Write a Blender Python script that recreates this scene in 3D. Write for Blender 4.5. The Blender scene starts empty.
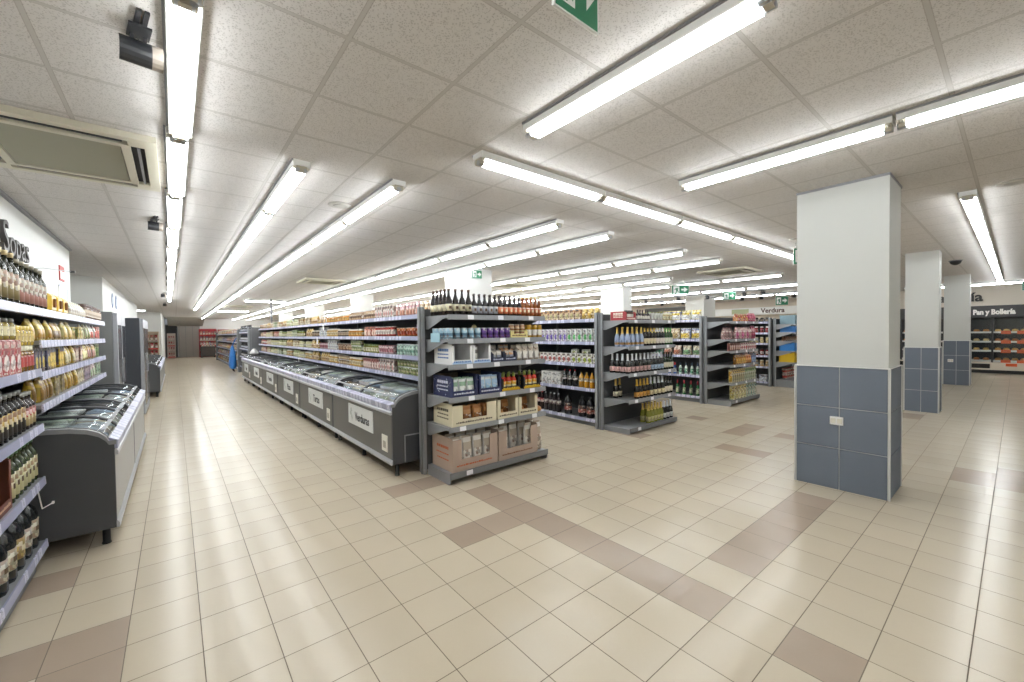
import bpy, bmesh, math, random
from mathutils import Vector, Matrix
R = math.radians
random.seed(7)
SC = bpy.context.scene
COL = SC.collection
T = .316                     # floor tile side
H = 3.086                    # ceiling height

# ------------------------------------------------------------------ camera, world, exposure
cam = bpy.data.cameras.new('camera'); camo = bpy.data.objects.new('camera', cam); COL.objects.link(camo)
cam.sensor_fit = 'HORIZONTAL'; cam.sensor_width = 36.0; cam.lens = 413.035 * 36.0 / 1024.0
cam.clip_start = .05; cam.clip_end = 200
yaw, pit, rol = .6849, -.0206, -.0129
fw = Vector((math.sin(yaw)*math.cos(pit), math.cos(yaw)*math.cos(pit), math.sin(pit)))
rt = Vector((math.cos(yaw), -math.sin(yaw), 0)); up = rt.cross(fw)
r2 = rt*math.cos(rol) + up*math.sin(rol); u2 = up*math.cos(rol) - rt*math.sin(rol)
m = Matrix((r2, u2, -fw)).transposed().to_4x4(); m.translation = Vector((-5.251*T, -4.429*T, 5.1808*T))
camo.matrix_world = m
SC.camera = camo
w = bpy.data.worlds.new('world'); SC.world = w; w.use_nodes = True
w.node_tree.nodes['Background'].inputs[0].default_value = (.8, .85, .9, 1); w.node_tree.nodes['Background'].inputs[1].default_value = .3
SC.view_settings.view_transform = 'Standard'; SC.view_settings.look = 'None'; SC.view_settings.gamma = 1
SC.view_settings.use_curve_mapping = False
SC.view_settings.exposure = 0.0
TUBE = 37.0                  # radiance of the fluorescent tubes
SC.cycles.max_bounces = 7; SC.cycles.diffuse_bounces = 5; SC.cycles.glossy_bounces = 3
SC.cycles.transparent_max_bounces = 8; SC.cycles.caustics_reflective = False; SC.cycles.caustics_refractive = False

# ------------------------------------------------------------------ materials
def lin(c):
    c = c/255.0
    return c/12.92 if c <= .04045 else ((c+.055)/1.055)**2.4
def rgb(h):
    if isinstance(h, str):
        h = h.lstrip('#'); h = tuple(int(h[i:i+2], 16) for i in (0, 2, 4))
    return (lin(h[0]), lin(h[1]), lin(h[2]), 1)
MATS = {}
def M(col, rough=.5, metal=0.0, spec=.5, emit=0.0, name=None):
    key = (col, rough, metal, spec, emit)
    if key in MATS: return MATS[key]
    mt = bpy.data.materials.new(name or 'paint_' + str(len(MATS))); mt.use_nodes = True
    b = mt.node_tree.nodes['Principled BSDF']
    b.inputs['Base Color'].default_value = rgb(col); b.inputs['Roughness'].default_value = rough
    b.inputs['Metallic'].default_value = metal; b.inputs['Specular IOR Level'].default_value = spec
    if emit:
        b.inputs['Emission Color'].default_value = rgb(col); b.inputs['Emission Strength'].default_value = emit
    MATS[key] = mt
    return mt
class NT:
    def __init__(s, name):
        s.m = bpy.data.materials.new(name); s.m.use_nodes = True; s.t = s.m.node_tree; s.b = s.t.nodes['Principled BSDF']
    def n(s, typ, **kw):
        x = s.t.nodes.new(typ)
        for k, v in kw.items():
            if k.startswith('i_'):
                k = k[2:]; x.inputs[int(k) if k.isdigit() else k].default_value = v
            else: setattr(x, k, v)
        return x
    def l(s, a, b): s.t.links.new(a, b)
    def math(s, op, a, b=None, c=None):
        x = s.n('ShaderNodeMath', operation=op)
        for i, v in enumerate((a, b, c)):
            if v is None: continue
            if isinstance(v, (int, float)): x.inputs[i].default_value = v
            else: s.l(v, x.inputs[i])
        return x.outputs[0]
    def mix(s, f, a, b):
        x = s.n('ShaderNodeMix', data_type='RGBA')
        for i, v in ((0, f), (6, a), (7, b)):
            if hasattr(v, 'links'): s.l(v, x.inputs[i])
            else: x.inputs[i].default_value = v
        return x.outputs[2]
    def xyz(s, scale=1.0):
        tc = s.n('ShaderNodeTexCoord'); sp = s.n('ShaderNodeSeparateXYZ'); s.l(tc.outputs['Object'], sp.inputs[0])
        s.tc = tc
        return sp.outputs
def gridline(nt, v, period, off, width):
    """1 on a line of the grid, 0 between lines."""
    a = nt.math('DIVIDE', nt.math('SUBTRACT', v, off), period)
    fr = nt.math('FRACT', a)
    d = nt.math('MINIMUM', fr, nt.math('SUBTRACT', 1.0, fr))
    return nt.math('LESS_THAN', d, width/period/2), nt.math('FLOOR', a)

def floor_mat(name, col, col2):
    nt = NT(name); x, y, z = nt.xyz()
    gx, ix = gridline(nt, x, T, 0, .0045); gy, iy = gridline(nt, y, T, 0, .0045)
    g = nt.math('MAXIMUM', gx, gy)
    cmb = nt.n('ShaderNodeCombineXYZ'); nt.l(ix, cmb.inputs[0]); nt.l(iy, cmb.inputs[1])
    wn = nt.n('ShaderNodeTexWhiteNoise', noise_dimensions='3D'); nt.l(cmb.outputs[0], wn.inputs[0])
    no = nt.n('ShaderNodeTexNoise', i_Scale=2.2, i_Detail=5.0, i_Roughness=.6); nt.l(nt.tc.outputs['Object'], no.inputs['Vector'])
    no2 = nt.n('ShaderNodeTexNoise', i_Scale=70.0, i_Detail=3.0); nt.l(nt.tc.outputs['Object'], no2.inputs['Vector'])
    f = nt.math('ADD', nt.math('MULTIPLY', wn.outputs[0], .35), nt.math('ADD', nt.math('MULTIPLY', no.outputs[0], .5), nt.math('MULTIPLY', no2.outputs[0], .12)))
    c = nt.mix(f, rgb(col), rgb(col2))
    c = nt.mix(g, c, rgb('#6b5f50'))
    nt.l(c, nt.b.inputs['Base Color'])
    rr = nt.math('MAXIMUM', .225, nt.math('MULTIPLY', g, .8)); nt.l(rr, nt.b.inputs['Roughness'])
    # every tile lies a hair out of level, so each one throws its own highlight
    nm = nt.n('ShaderNodeNewGeometry')
    off = nt.n('ShaderNodeVectorMath', operation='SUBTRACT'); nt.l(wn.outputs[1], off.inputs[0]); off.inputs[1].default_value = (.5, .5, .5)
    sc = nt.n('ShaderNodeVectorMath', operation='MULTIPLY'); nt.l(off.outputs[0], sc.inputs[0]); sc.inputs[1].default_value = (.005, .005, 0)
    # and its face is slightly domed
    fx = nt.math('MULTIPLY', nt.math('SUBTRACT', nt.math('FRACT', nt.math('DIVIDE', x, T)), .5), .038)
    fy = nt.math('MULTIPLY', nt.math('SUBTRACT', nt.math('FRACT', nt.math('DIVIDE', y, T)), .5), .038)
    dome = nt.n('ShaderNodeCombineXYZ'); nt.l(fx, dome.inputs[0]); nt.l(fy, dome.inputs[1])
    a0 = nt.n('ShaderNodeVectorMath', operation='ADD'); nt.l(sc.outputs[0], a0.inputs[0]); nt.l(dome.outputs[0], a0.inputs[1])
    ad = nt.n('ShaderNodeVectorMath', operation='ADD'); nt.l(a0.outputs[0], ad.inputs[0]); nt.l(nm.outputs['Normal'], ad.inputs[1])
    nz = nt.n('ShaderNodeVectorMath', operation='NORMALIZE'); nt.l(ad.outputs[0], nz.inputs[0])
    bp = nt.n('ShaderNodeBump', i_Strength=.25, i_Distance=.004); nt.l(nt.math('SUBTRACT', 1.0, g), bp.inputs['Height']); nt.l(nz.outputs[0], bp.inputs['Normal'])
    nt.l(bp.outputs[0], nt.b.inputs['Normal'])
    return nt.m
FLOOR_C = floor_mat('cream_floor_tile', '#cabea9', '#bcaf9a')
FLOOR_B = floor_mat('brown_floor_tile', '#ae9d8c', '#9c8b7b')

def ceiling_mat():
    nt = NT('mineral_ceiling_panel'); x, y, z = nt.xyz()
    gx, ix = gridline(nt, x, .592, -.372, .018); gy, iy = gridline(nt, y, .604, .078, .018)
    g = nt.math('MAXIMUM', gx, gy)
    ex, _ = gridline(nt, x, .592, -.372, .026); ey, _ = gridline(nt, y, .604, .078, .026)
    edge = nt.math('SUBTRACT', nt.math('MAXIMUM', ex, ey), g)
    vo = nt.n('ShaderNodeTexVoronoi', i_Scale=95.0); nt.l(nt.tc.outputs['Object'], vo.inputs['Vector'])
    no = nt.n('ShaderNodeTexNoise', i_Scale=40.0, i_Detail=4.0, i_Roughness=.7); nt.l(nt.tc.outputs['Object'], no.inputs['Vector'])
    pits = nt.math('LESS_THAN', nt.math('ADD', vo.outputs[0], nt.math('MULTIPLY', no.outputs[0], .55)), .60)
    pits = nt.math('MULTIPLY', pits, nt.math('SUBTRACT', 1.0, g))
    c = nt.mix(no.outputs[0], rgb('#cdc9c6'), rgb('#d9d5d2'))
    c = nt.mix(nt.math('MULTIPLY', pits, .55), c, rgb('#9d9792'))
    c = nt.mix(g, c, rgb('#c0bcb8')); c = nt.mix(nt.math('MULTIPLY', edge, .5), c, rgb('#8f877e'))
    nt.l(c, nt.b.inputs['Base Color']); nt.b.inputs['Roughness'].default_value = .85
    hh = nt.math('SUBTRACT', nt.math('MULTIPLY', g, .6), nt.math('MULTIPLY', pits, .5))
    bp = nt.n('ShaderNodeBump', i_Strength=.8, i_Distance=.006); nt.l(hh, bp.inputs['Height']); nt.l(bp.outputs[0], nt.b.inputs['Normal'])
    return nt.m
CEIL = ceiling_mat()
def plaster(name, col, col2):
    nt = NT(name); nt.xyz()
    no = nt.n('ShaderNodeTexNoise', i_Scale=1.5, i_Detail=4.0); nt.l(nt.tc.outputs['Object'], no.inputs['Vector'])
    nt.l(nt.mix(no.outputs[0], rgb(col), rgb(col2)), nt.b.inputs['Base Color']); nt.b.inputs['Roughness'].default_value = .7
    return nt.m
WALLW = plaster('white_wall_paint', '#e2e2de', '#d8d8d4')
WALLC = plaster('cream_wall_paint', '#e0d6c8', '#d8cdbe')
COLW = plaster('pillar_paint', '#c9cac6', '#c3c4c0')
WALLG = plaster('grey_wall_paint', '#b9b6ae', '#aeaba4')
BLUE_T = plaster('slate_blue_tile', '#6b7380', '#616975')
GROUT = M('#c9c9c6', .7)
WHITE = M('#ececea', .45); OFFW = M('#d9d6c8', .5); BLACK = M('#151516', .5); DARK = M('#303032', .5)
STEEL = M('#8d8f92', .4, .2); STEELD = M('#6f7173', .45, .1); STEELL = M('#a8aaad', .35, .2)
SPINE = M('#4a4b4d', .6); CHROME = M('#c9cbcf', .2, .9); ALU = M('#bfc1c6', .35, .6)
RAIL = M('#c9cbdd', .4); GREY = M('#88898c', .5)
TUBEM = bpy.data.materials.new('lit_tube'); TUBEM.use_nodes = True
_b = TUBEM.node_tree.nodes['Principled BSDF']; _b.inputs['Base Color'].default_value = (1, 1, 1, 1)
_b.inputs['Emission Color'].default_value = (.93, .975, 1.0, 1); _b.inputs['Emission Strength'].default_value = TUBE
TUBEW = TUBEM.copy(); TUBEW.name = 'lit_slim_tube'; TUBEW.node_tree.nodes['Principled BSDF'].inputs['Emission Strength'].default_value = TUBE*.55
def glass_mat():
    nt = NT('lid_glass'); t = nt.t; t.nodes.remove(nt.b)
    tr = nt.n('ShaderNodeBsdfTransparent'); tr.inputs[0].default_value = (.95, .97, .97, 1)
    gl = nt.n('ShaderNodeBsdfGlossy'); gl.inputs['Roughness'].default_value = .06
    lw = nt.n('ShaderNodeLayerWeight'); lw.inputs[0].default_value = .5
    fr = nt.n('ShaderNodeMath', operation='MULTIPLY_ADD'); nt.l(nt.math('POWER', lw.outputs['Facing'], 3.0), fr.inputs[0]); fr.inputs[1].default_value = .5; fr.inputs[2].default_value = .04
    mx = nt.n('ShaderNodeMixShader'); nt.l(fr.outputs[0], mx.inputs[0]); nt.l(tr.outputs[0], mx.inputs[1]); nt.l(gl.outputs[0], mx.inputs[2])
    nt.l(mx.outputs[0], t.nodes['Material Output'].inputs[0])
    return nt.m
GLASS = glass_mat()
def rail_mat():
    """price rail: a clear strip with paper tickets standing side by side in it"""
    nt = NT('ticket_rail'); x, y, z = nt.xyz()
    v = nt.math('ADD', x, y)
    a = nt.math('DIVIDE', v, .115); fr = nt.math('FRACT', a)
    wn = nt.n('ShaderNodeTexWhiteNoise', noise_dimensions='1D'); nt.l(nt.math('FLOOR', a), wn.inputs['W'])
    tick = nt.math('MULTIPLY', nt.math('LESS_THAN', fr, .6), nt.math('GREATER_THAN', wn.outputs[0], .25))
    c = nt.mix(tick, rgb('#9b9eb8'), rgb('#d2d3e6'))
    ink = nt.math('MULTIPLY', tick, nt.math('LESS_THAN', nt.math('ABSOLUTE', nt.math('SUBTRACT', fr, .3)), .16))
    no = nt.n('ShaderNodeTexNoise', i_Scale=120.0); nt.l(nt.tc.outputs['Object'], no.inputs['Vector'])
    ink = nt.math('MULTIPLY', ink, nt.math('GREATER_THAN', no.outputs[0], .52))
    c = nt.mix(nt.math('MULTIPLY', ink, .6), c, rgb('#55586a'))
    nt.l(c, nt.b.inputs['Base Color']); nt.b.inputs['Roughness'].default_value = .35
    return nt.m
TICKETS = rail_mat()

# ------------------------------------------------------------------ mesh builder
class MB:
    def __init__(s): s.v = []; s.f = []; s.m = []; s.mats = []; s.sm = []
    def mi(s, mat):
        if mat not in s.mats: s.mats.append(mat)
        return s.mats.index(mat)
    def add(s, vs, fs, mat, smooth=False):
        b = len(s.v); s.v += [tuple(v) for v in vs]
        for i, f in enumerate(fs):
            s.f.append(tuple(b+k for k in f)); s.m.append(s.mi(mat[i] if isinstance(mat, list) else mat)); s.sm.append(smooth)
        return s
    def box(s, x0, x1, y0, y1, z0, z1, mat):
        vs = [(x0,y0,z0),(x1,y0,z0),(x1,y1,z0),(x0,y1,z0),(x0,y0,z1),(x1,y0,z1),(x1,y1,z1),(x0,y1,z1)]
        return s.add(vs, [(0,3,2,1),(4,5,6,7),(0,1,5,4),(1,2,6,5),(2,3,7,6),(3,0,4,7)], mat)
    def bbox(s, x0, x1, y0, y1, z0, z1, mat, b=.004):
        """box with chamfered long edges round z and a bevelled top and bottom"""
        def ring(i, z): return [(x0+i,y0+b,z),(x0+b,y0+i,z),(x1-b,y0+i,z),(x1-i,y0+b,z),(x1-i,y1-b,z),(x1-b,y1-i,z),(x0+b,y1-i,z),(x0+i,y1-b,z)]
        vs = ring(b*.9, z0)+ring(0, z0+b)+ring(0, z1-b)+ring(b*.9, z1)
        fs = [tuple(reversed(range(8))), tuple(range(24, 32))]
        for k in range(3):
            for i in range(8): fs.append((k*8+i, k*8+(i+1)%8, k*8+8+(i+1)%8, k*8+8+i))
        return s.add(vs, fs, mat)
    def prism(s, poly, axis, a0, a1, mat):
        """poly: 2D points; axis 'x': (y,z), 'y': (x,z), 'z': (x,y)"""
        def p3(p, a): return {'x': (a, p[0], p[1]), 'y': (p[0], a, p[1]), 'z': (p[0], p[1], a)}[axis]
        n = len(poly); vs = [p3(p, a0) for p in poly] + [p3(p, a1) for p in poly]
        fs = [tuple(range(n)), tuple(reversed(range(n, 2*n)))] + [(i, i+n, (i+1) % n+n, (i+1) % n) for i in range(n)]
        return s.add(vs, fs, mat)
    def loft(s, prof, n=10, sq=1.0, smooth=True, cx=0.0, cy=0.0, ph=0.0):
        """prof: (a, b, z, mat) rings from bottom up; mat (or (side, front) pair) paints the band above its ring"""
        b0 = len(s.v); rings = len(prof)
        for a, b, z, _ in prof:
            for i in range(n):
                t = 2*math.pi*i/n + ph
                ct, st = math.cos(t), math.sin(t)
                s.v.append((cx+a*math.copysign(abs(ct)**sq, ct), cy+b*math.copysign(abs(st)**sq, st), z))
        for k in range(rings-1):
            mt = prof[k][3]
            for i in range(n):
                t = 2*math.pi*(i+.5)/n + ph
                q = mt
                if isinstance(mt, tuple): q = mt[1] if math.sin(t) < -.45 else mt[0]
                s.f.append((b0+k*n+i, b0+k*n+(i+1) % n, b0+(k+1)*n+(i+1) % n, b0+(k+1)*n+i)); s.m.append(s.mi(q)); s.sm.append(smooth)
        lm = lambda q: q[0] if isinstance(q, tuple) else q
        s.f.append(tuple(b0+i for i in reversed(range(n)))); s.m.append(s.mi(lm(prof[0][3]))); s.sm.append(False)
        s.f.append(tuple(b0+(rings-1)*n+i for i in range(n))); s.m.append(s.mi(lm(prof[-1][3]))); s.sm.append(False)
        return s
    def tube(s, pts, r, mat, n=6, cap=True):
        pts = [Vector(p) for p in pts]; b0 = len(s.v)
        for k, p in enumerate(pts):
            d = (pts[min(k+1, len(pts)-1)]-pts[max(k-1, 0)]).normalized()
            a = d.orthogonal().normalized() if k == 0 else (a - d*a.dot(d)).normalized()
            c = d.cross(a)
            for i in range(n):
                t = 2*math.pi*i/n; s.v.append(tuple(p + a*r*math.cos(t) + c*r*math.sin(t)))
        for k in range(len(pts)-1):
            for i in range(n):
                s.f.append((b0+k*n+i, b0+k*n+(i+1) % n, b0+(k+1)*n+(i+1) % n, b0+(k+1)*n+i)); s.m.append(s.mi(mat)); s.sm.append(True)
        if cap:
            e = b0+(len(pts)-1)*n
            s.f += [tuple(b0+i for i in reversed(range(n))), tuple(e+i for i in range(n))]; s.m += [s.mi(mat)]*2; s.sm += [False]*2
        return s
    def sheet(s, prof, axis_pts, th, mat, smooth=True):
        """prof: (x,z) polyline swept along y from axis_pts[0] to [1], with thickness th downwards"""
        y0, y1 = axis_pts; n = len(prof)
        top = [(x, z) for x, z in prof]; bot = [(x, z-th) for x, z in prof]
        vs = [(x, y0, z) for x, z in top]+[(x, y1, z) for x, z in top]+[(x, y0, z) for x, z in bot]+[(x, y1, z) for x, z in bot]
        fs = []
        for i in range(n-1):
            fs += [(i, i+1, n+i+1, n+i), (2*n+i+1, 2*n+i, 3*n+i, 3*n+i+1), (i+1, i, 2*n+i, 2*n+i+1), (n+i, n+i+1, 3*n+i+1, 3*n+i)]
        fs += [(0, n, 3*n, 2*n), (2*n-1, n-1, 3*n-1, 4*n-1)]
        return s.add(vs, fs, mat, smooth)
    def mesh(s, name):
        me = bpy.data.meshes.new(name); me.from_pydata(s.v, [], s.f)
        for q in s.mats: me.materials.append(q)
        me.polygons.foreach_set('material_index', s.m); me.polygons.foreach_set('use_smooth', s.sm)
        me.update()
        bm = bmesh.new(); bm.from_mesh(me); bmesh.ops.recalc_face_normals(bm, faces=bm.faces); bm.to_mesh(me); bm.free()
        return me

def obj(name, me, parent=None, loc=(0, 0, 0), rz=0.0):
    if isinstance(me, MB): me = me.mesh(name)
    o = bpy.data.objects.new(name, me); COL.objects.link(o)
    o.location = loc; o.rotation_euler = (0, 0, rz)
    if parent: o.parent = parent
    return o
LABELS = {}
def tag(o, label, cat, group=None, kind=None):
    n = len(label.replace(',', ' ').split())
    if not 4 <= n <= 16: print('LABEL LENGTH', n, label)
    if label in LABELS: print('LABEL TWICE', label)
    LABELS[label] = o
    o['label'] = label; o['category'] = cat
    if group: o['group'] = group
    if kind: o['kind'] = kind
    return o
def thing(name, label, cat, loc=(0, 0, 0), rz=0.0, group=None):
    o = bpy.data.objects.new(name, None); COL.objects.link(o); o.location = loc; o.rotation_euler = (0, 0, rz)
    return tag(o, label, cat, group)
def struct(name, me, loc=(0, 0, 0), parent=None, label=None):
    o = obj(name, me, parent, loc)
    if parent is None:
        o['kind'] = 'structure'; o['category'] = name.split('_')[0]; o['label'] = label or name
    return o
def text(name, body, size, mat, loc, rot, parent=None, ext=.002, align='CENTER', sx=1.0, bold=0.0):
    cu = bpy.data.curves.new(name, 'FONT'); cu.body = body; cu.size = size; cu.extrude = ext; cu.align_x = align; cu.align_y = 'CENTER'
    cu.resolution_u = 3; cu.offset = bold
    tmp = bpy.data.objects.new(name, cu)
    me = bpy.data.meshes.new_from_object(tmp); me.name = name
    bpy.data.objects.remove(tmp); bpy.data.curves.remove(cu)
    me.materials.clear(); me.materials.append(mat)
    o = bpy.data.objects.new(name, me); COL.objects.link(o)
    o.location = loc; o.rotation_euler = rot; o.scale = (sx, 1, 1)
    if parent: o.parent = parent
    return o
ORD = 'first second third fourth fifth sixth seventh eighth ninth tenth eleventh twelfth thirteenth fourteenth fifteenth sixteenth seventeenth eighteenth nineteenth twentieth twenty-first twenty-second twenty-third twenty-fourth twenty-fifth twenty-sixth'.split()
def dup(root, loc, rz=None):
    """a copy of a thing with copies of its parts and sub-parts"""
    r = root.copy(); COL.objects.link(r); r.location = loc
    if rz is not None: r.rotation_euler = (0, 0, rz)
    for ch in list(root.children):
        c = ch.copy(); COL.objects.link(c); c.parent = r
        for g in list(ch.children):
            d = g.copy(); COL.objects.link(d); d.parent = c
    return r

# ------------------------------------------------------------------ the room
XL, XR, YB, YF = -2.96, 20.95, -5.2, 41.5
def build_floor():
    mb = MB(); i0, i1, j0, j1 = -16, 68, -18, 133
    brown = {(2, j) for j in range(-1, 7)} | {(0, 4), (1, 4), (4, -1), (5, -1), (6, -1), (7, -1), (8, -1), (9, -1), (2, -3),
             (-7, 5), (-8, 5), (-7, 4), (-8, 8), (15, -5), (15, -4), (16, -4), (16, -5), (17, -5), (28, -1), (27, -1), (0, 8), (1, 8), (16, 4), (17, 4), (18, 4),
             (18, 7), (17, 1), (13, 2), (13, 3), (17, 2), (-9, 12), (12, 8), (12, 7)}
    n = i1-i0+1
    vs = [(i*T, j*T, 0) for j in range(j0, j1+1) for i in range(i0, i1+1)]
    fs = []; ms = []
    for j in range(j0, j1):
        for i in range(i0, i1):
            a = (j-j0)*n + (i-i0); fs.append((a, a+1, a+1+n, a+n)); ms.append(FLOOR_B if (i, j) in brown else FLOOR_C)
    mb.add(vs, fs, ms)
    return struct('floor', mb, label='cream ceramic tile floor with scattered brown tiles')
build_floor()
struct('ceiling', MB().box(-5.05, 21.4, -5.6, 41.9, H, H+.08, CEIL), label='suspended ceiling of white mineral panels')
struct('wall_left', MB().box(XL-.15, XL, YB, 8.4, 0, H, WALLW), label='white wall behind the oil shelves')
mb = MB(); mb.box(-4.6, -4.45, 8.25, 24.2, 0, H, WALLW); struct('wall_recess', mb, label='white wall at the back of the recess')
struct('wall_return', MB().box(-4.6, XL-.15, 8.25, 8.4, 0, H, WALLW), label='return of the white wall')
mb = MB(); mb.box(-4.45, -2.965, 12.4, 24.2, 0, H, WALLW); struct('wall_projection', mb, label='projecting white wall block behind the tall cabinets')
struct('wall_far_left', MB().box(-5.0, -2.25, 30.0, 30.3, 0, H, WALLW), label='far white wall beside the dark doorway')
struct('wall_side_far', MB().box(-5.0, -4.85, 24.2, 30.0, 0, H, WALLW), label='side wall of the far recess')
struct('wall_corner_far', MB().box(-2.4, -2.25, 30.3, 41.5, 0, H, WALLW), label='white wall along the far passage')
struct('wall_back', MB().box(-2.1, XR, YF, YF+.2, 0, H, M('#efeeea', .7)), label='white wall at the far end of the shop')
struct('wall_front', MB().box(XL, XR, YB-.2, YB, 0, H, WALLW), label='white wall behind the viewpoint')
mb = MB(); mb.box(XR, XR+.2, YB, YF, 0, H, WALLC); struct('wall_right', mb, label='cream wall behind the bread cabinets')
# far end: grey shutter wall, dark doorway and soffit
d = struct('door_1', MB().box(-2.2, -1.5, YF-.14, YF-.02, 0, 2.55, M('#2a2a2c', .6)), label='dark far doorway')
obj('door_frame', MB().box(-2.24, -2.2, YF-.16, YF-.02, 0, 2.62, STEEL).box(-1.5, -1.46, YF-.16, YF-.02, 0, 2.62, STEEL).box(-2.2, -1.5, YF-.16, YF-.02, 2.55, 2.62, STEEL), d)
mb = MB(); mb.box(-1.4, -.05, YF-.1, YF-.01, 0, 2.5, WALLG)
for k in range(3): mb.box(-1.4+.45*(k+1)-.01, -1.4+.45*(k+1)+.01, YF-.11, YF-.1, 0, 2.5, STEEL)
struct('wall_panel', mb, label='grey panelled far wall section')
struct('trim_soffit', MB().prism([(YF-4.2, H-.001), (YF-.01, H-.001), (YF-.01, 2.5), (YF-.6, 2.52)], 'x', -2.05, .15, WALLG), label='sloping grey soffit before the far wall')
# cornice along the left wall
struct('trim_1', MB().box(XL, XL+.035, YB, 8.4, H-.03, H, GREY), label='ceiling edge trim')

def pillar(name, x0, x1, y0, y1, label, tile_top=1.245):
    o = struct(name, MB().box(x0, x1, y0, y1, 0, H, COLW), label=label)
    e = .012; mb = MB(); z = 0; rows = 3; hh = tile_top/rows; g = .004
    mb.box(x0-e*.5, x1+e*.5, y0-e*.5, y1+e*.5, 0, tile_top, GROUT)
    ym = (y0+y1)/2
    for k in range(rows):
        z0, z1 = k*hh+(g if k else 0), (k+1)*hh-g
        for a, b in ((y0+.004, ym-g), (ym+g, y1-.004)):
            mb.box(x0-e, x0, a, b, z0, z1, BLUE_T); mb.box(x1, x1+e, a, b, z0, z1, BLUE_T)
        mb.box(x0+.004, x1-.004, y0-e, y0, z0, z1, BLUE_T); mb.box(x0+.004, x1-.004, y1, y1+e, z0, z1, BLUE_T)
    obj('tile_cladding', mb, o)
    for cx, cy in ((x0-e, y0-e), (x0-e, y1+e), (x1+e, y0-e)):
        obj('corner_trim', MB().box(cx-.007, cx+.007, cy-.007, cy+.007, 0, tile_top, GROUT), o)
    obj('tile_edge_trim', MB().box(x0-e-.004, x1+e+.004, y0-e-.004, y1+e+.004, tile_top, tile_top+.008, WHITE), o)
    return o
pillar('column', 3.535, 4.12, -.635, .105, 'white pillar clad below in slate blue tiles, beside the walkway')
pillar('column', 9.52, 9.92, -.455, .01, 'middle white pillar with slate blue tiles')
pillar('column', 15.40, 15.8, -.56, -.06, 'far white pillar with slate blue tiles before the bread wall')
for i, (x0, x1, y0, y1) in enumerate(((3.45, 4.08, 6.35, 7.4), (3.45, 4.0, 13.5, 14.3), (3.45, 4.05, 20.1, 21.3), (3.45, 4.05, 27, 28), (9.5, 9.95, 6.6, 7.5), (15.3, 16.3, 6.8, 7.6))):
    struct('column', MB().box(x0, x1, y0, y1, 0, H, WALLW), label='white pillar rising %s of the shelving' % ('behind' if i < 4 else 'beyond'))
struct('trim_2', MB().box(3.53, 4.16, -.64, .11, H-.025, H-.001, GREY), label='shadow gap trim on top of pillar')
for nm, loc, lab in (('socket_plate', (3.535-.012, -.245, .70), 'white double socket plate on the tiled face of the big pillar'), ('socket_plate', (15.4-.012, -.2, .68), 'white socket plate on the farthest tiled pillar')):
    x, y, z = loc
    s = obj(nm, MB().bbox(x-.014, x, y-.055, y+.055, z-.042, z+.042, WHITE, .003)); tag(s, lab, 'socket')
    for k in (-1, 1): obj('socket_insert', MB().bbox(x-.019, x-.012, y+k*.027-.02, y+k*.027+.02, z-.024, z+.024, OFFW, .002), s)

# ------------------------------------------------------------------ fluorescent fittings
FIT = {}
def fitting_meshes(twin):
    L = 1.53; mb = MB()
    w = .066 if twin else .066
    mb.prism([(-w, 0), (w, 0), (w*.97, -.050), (w*.9, -.054), (w*.62, -.045), (-w*.62, -.045), (-w*.9, -.054), (-w*.97, -.050)], 'y', 0, L, WHITE)
    mb.box(-w-.010, -w+.004, 0, L, -.012, -.0005, GREY)
    xs = (-.029, .029) if twin else (0,)
    r = .0135 if twin else .019
    tubes = []
    for x in xs:
        t = MB(); t.tube([(x, .055, -.083), (x, L-.055, -.083)], r, TUBEW if twin else TUBEM, 8); tubes.append(t.mesh('tube'))
    caps = []
    for y in (.0, L-.05):
        c = MB(); c.box(-w*.6, w*.6, y+.008, y+.042, -.092, -.047, M('#b4ad9c', .5)); c.box(-w*.95, w*.95, y+.018, y+.032, -.07, -.045, OFFW)
        for x in xs: c.tube([(x, y+.004, -.079), (x, y+.052, -.079)], r*1.15, STEELL, 8)
        caps.append(c.mesh('lamp_holder'))
    refl = None
    return mb.mesh('housing'), tubes, caps
def fitting(x, y, along, twin, label, group):
    if twin not in FIT: FIT[twin] = fitting_meshes(twin)
    hm, tubes, caps = FIT[twin]
    t = thing('fluorescent_fitting', label, 'ceiling light', (x, y, H), 0 if along == 'y' else R(-90), group)
    obj('housing', hm, t)
    for q in tubes: obj('tube', q, t)
    for q in caps: obj('lamp_holder', q, t)
def light_row(x, y0, n, along, twin, desc, group, drift=0.0):
    for k in range(n):
        a = (x+drift*k, y0+k*1.55) if along == 'y' else (x+k*1.55, y0)
        fitting(*a, along, twin, f'{desc}, {ORD[k]} from near', group)
light_row(-1.545, -3.9, 15, 'y', True, 'twin tube strip light in the long run nearest the oil shelves', 'strip lights over the oil shelf side', -.0165)
light_row(-.81, 2.36, 15, 'y', True, 'strip light over the aisle between both freezer rows', 'strip lights over the aisle centre')
light_row(.015, 2.30, 25, 'y', False, 'strip light just above the long white freezer row', 'strip lights above the freezer row')
light_row(2.225, 2.34, 25, 'y', False, 'strip light over the snack end display run', 'strip lights over the snack display run')
light_row(3.28, 2.34, 25, 'y', False, 'strip light just before the wine display run', 'strip lights before the wine display run')
light_row(5.43, 2.36, 22, 'y', False, 'strip light just beyond the wine end display', 'strip lights beyond the wine display')
light_row(6.9, 2.38, 20, 'y', False, 'strip light just before the sweets end display', 'strip lights before the sweets display')
light_row(8.72, 4.5, 14, 'y', False, 'strip light beyond the sweets end display', 'strip lights beyond the sweets display')
light_row(10.42, 2.40, 14, 'y', False, 'strip light before the crate end display', 'strip lights before the crate display')
light_row(13.3, 2.85, 12, 'y', False, 'strip light beyond the crate end display', 'strip lights beyond the crate display')
light_row(16.9, 3.2, 10, 'y', False, 'strip light near the produce wall', 'strip lights near the produce wall')
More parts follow.
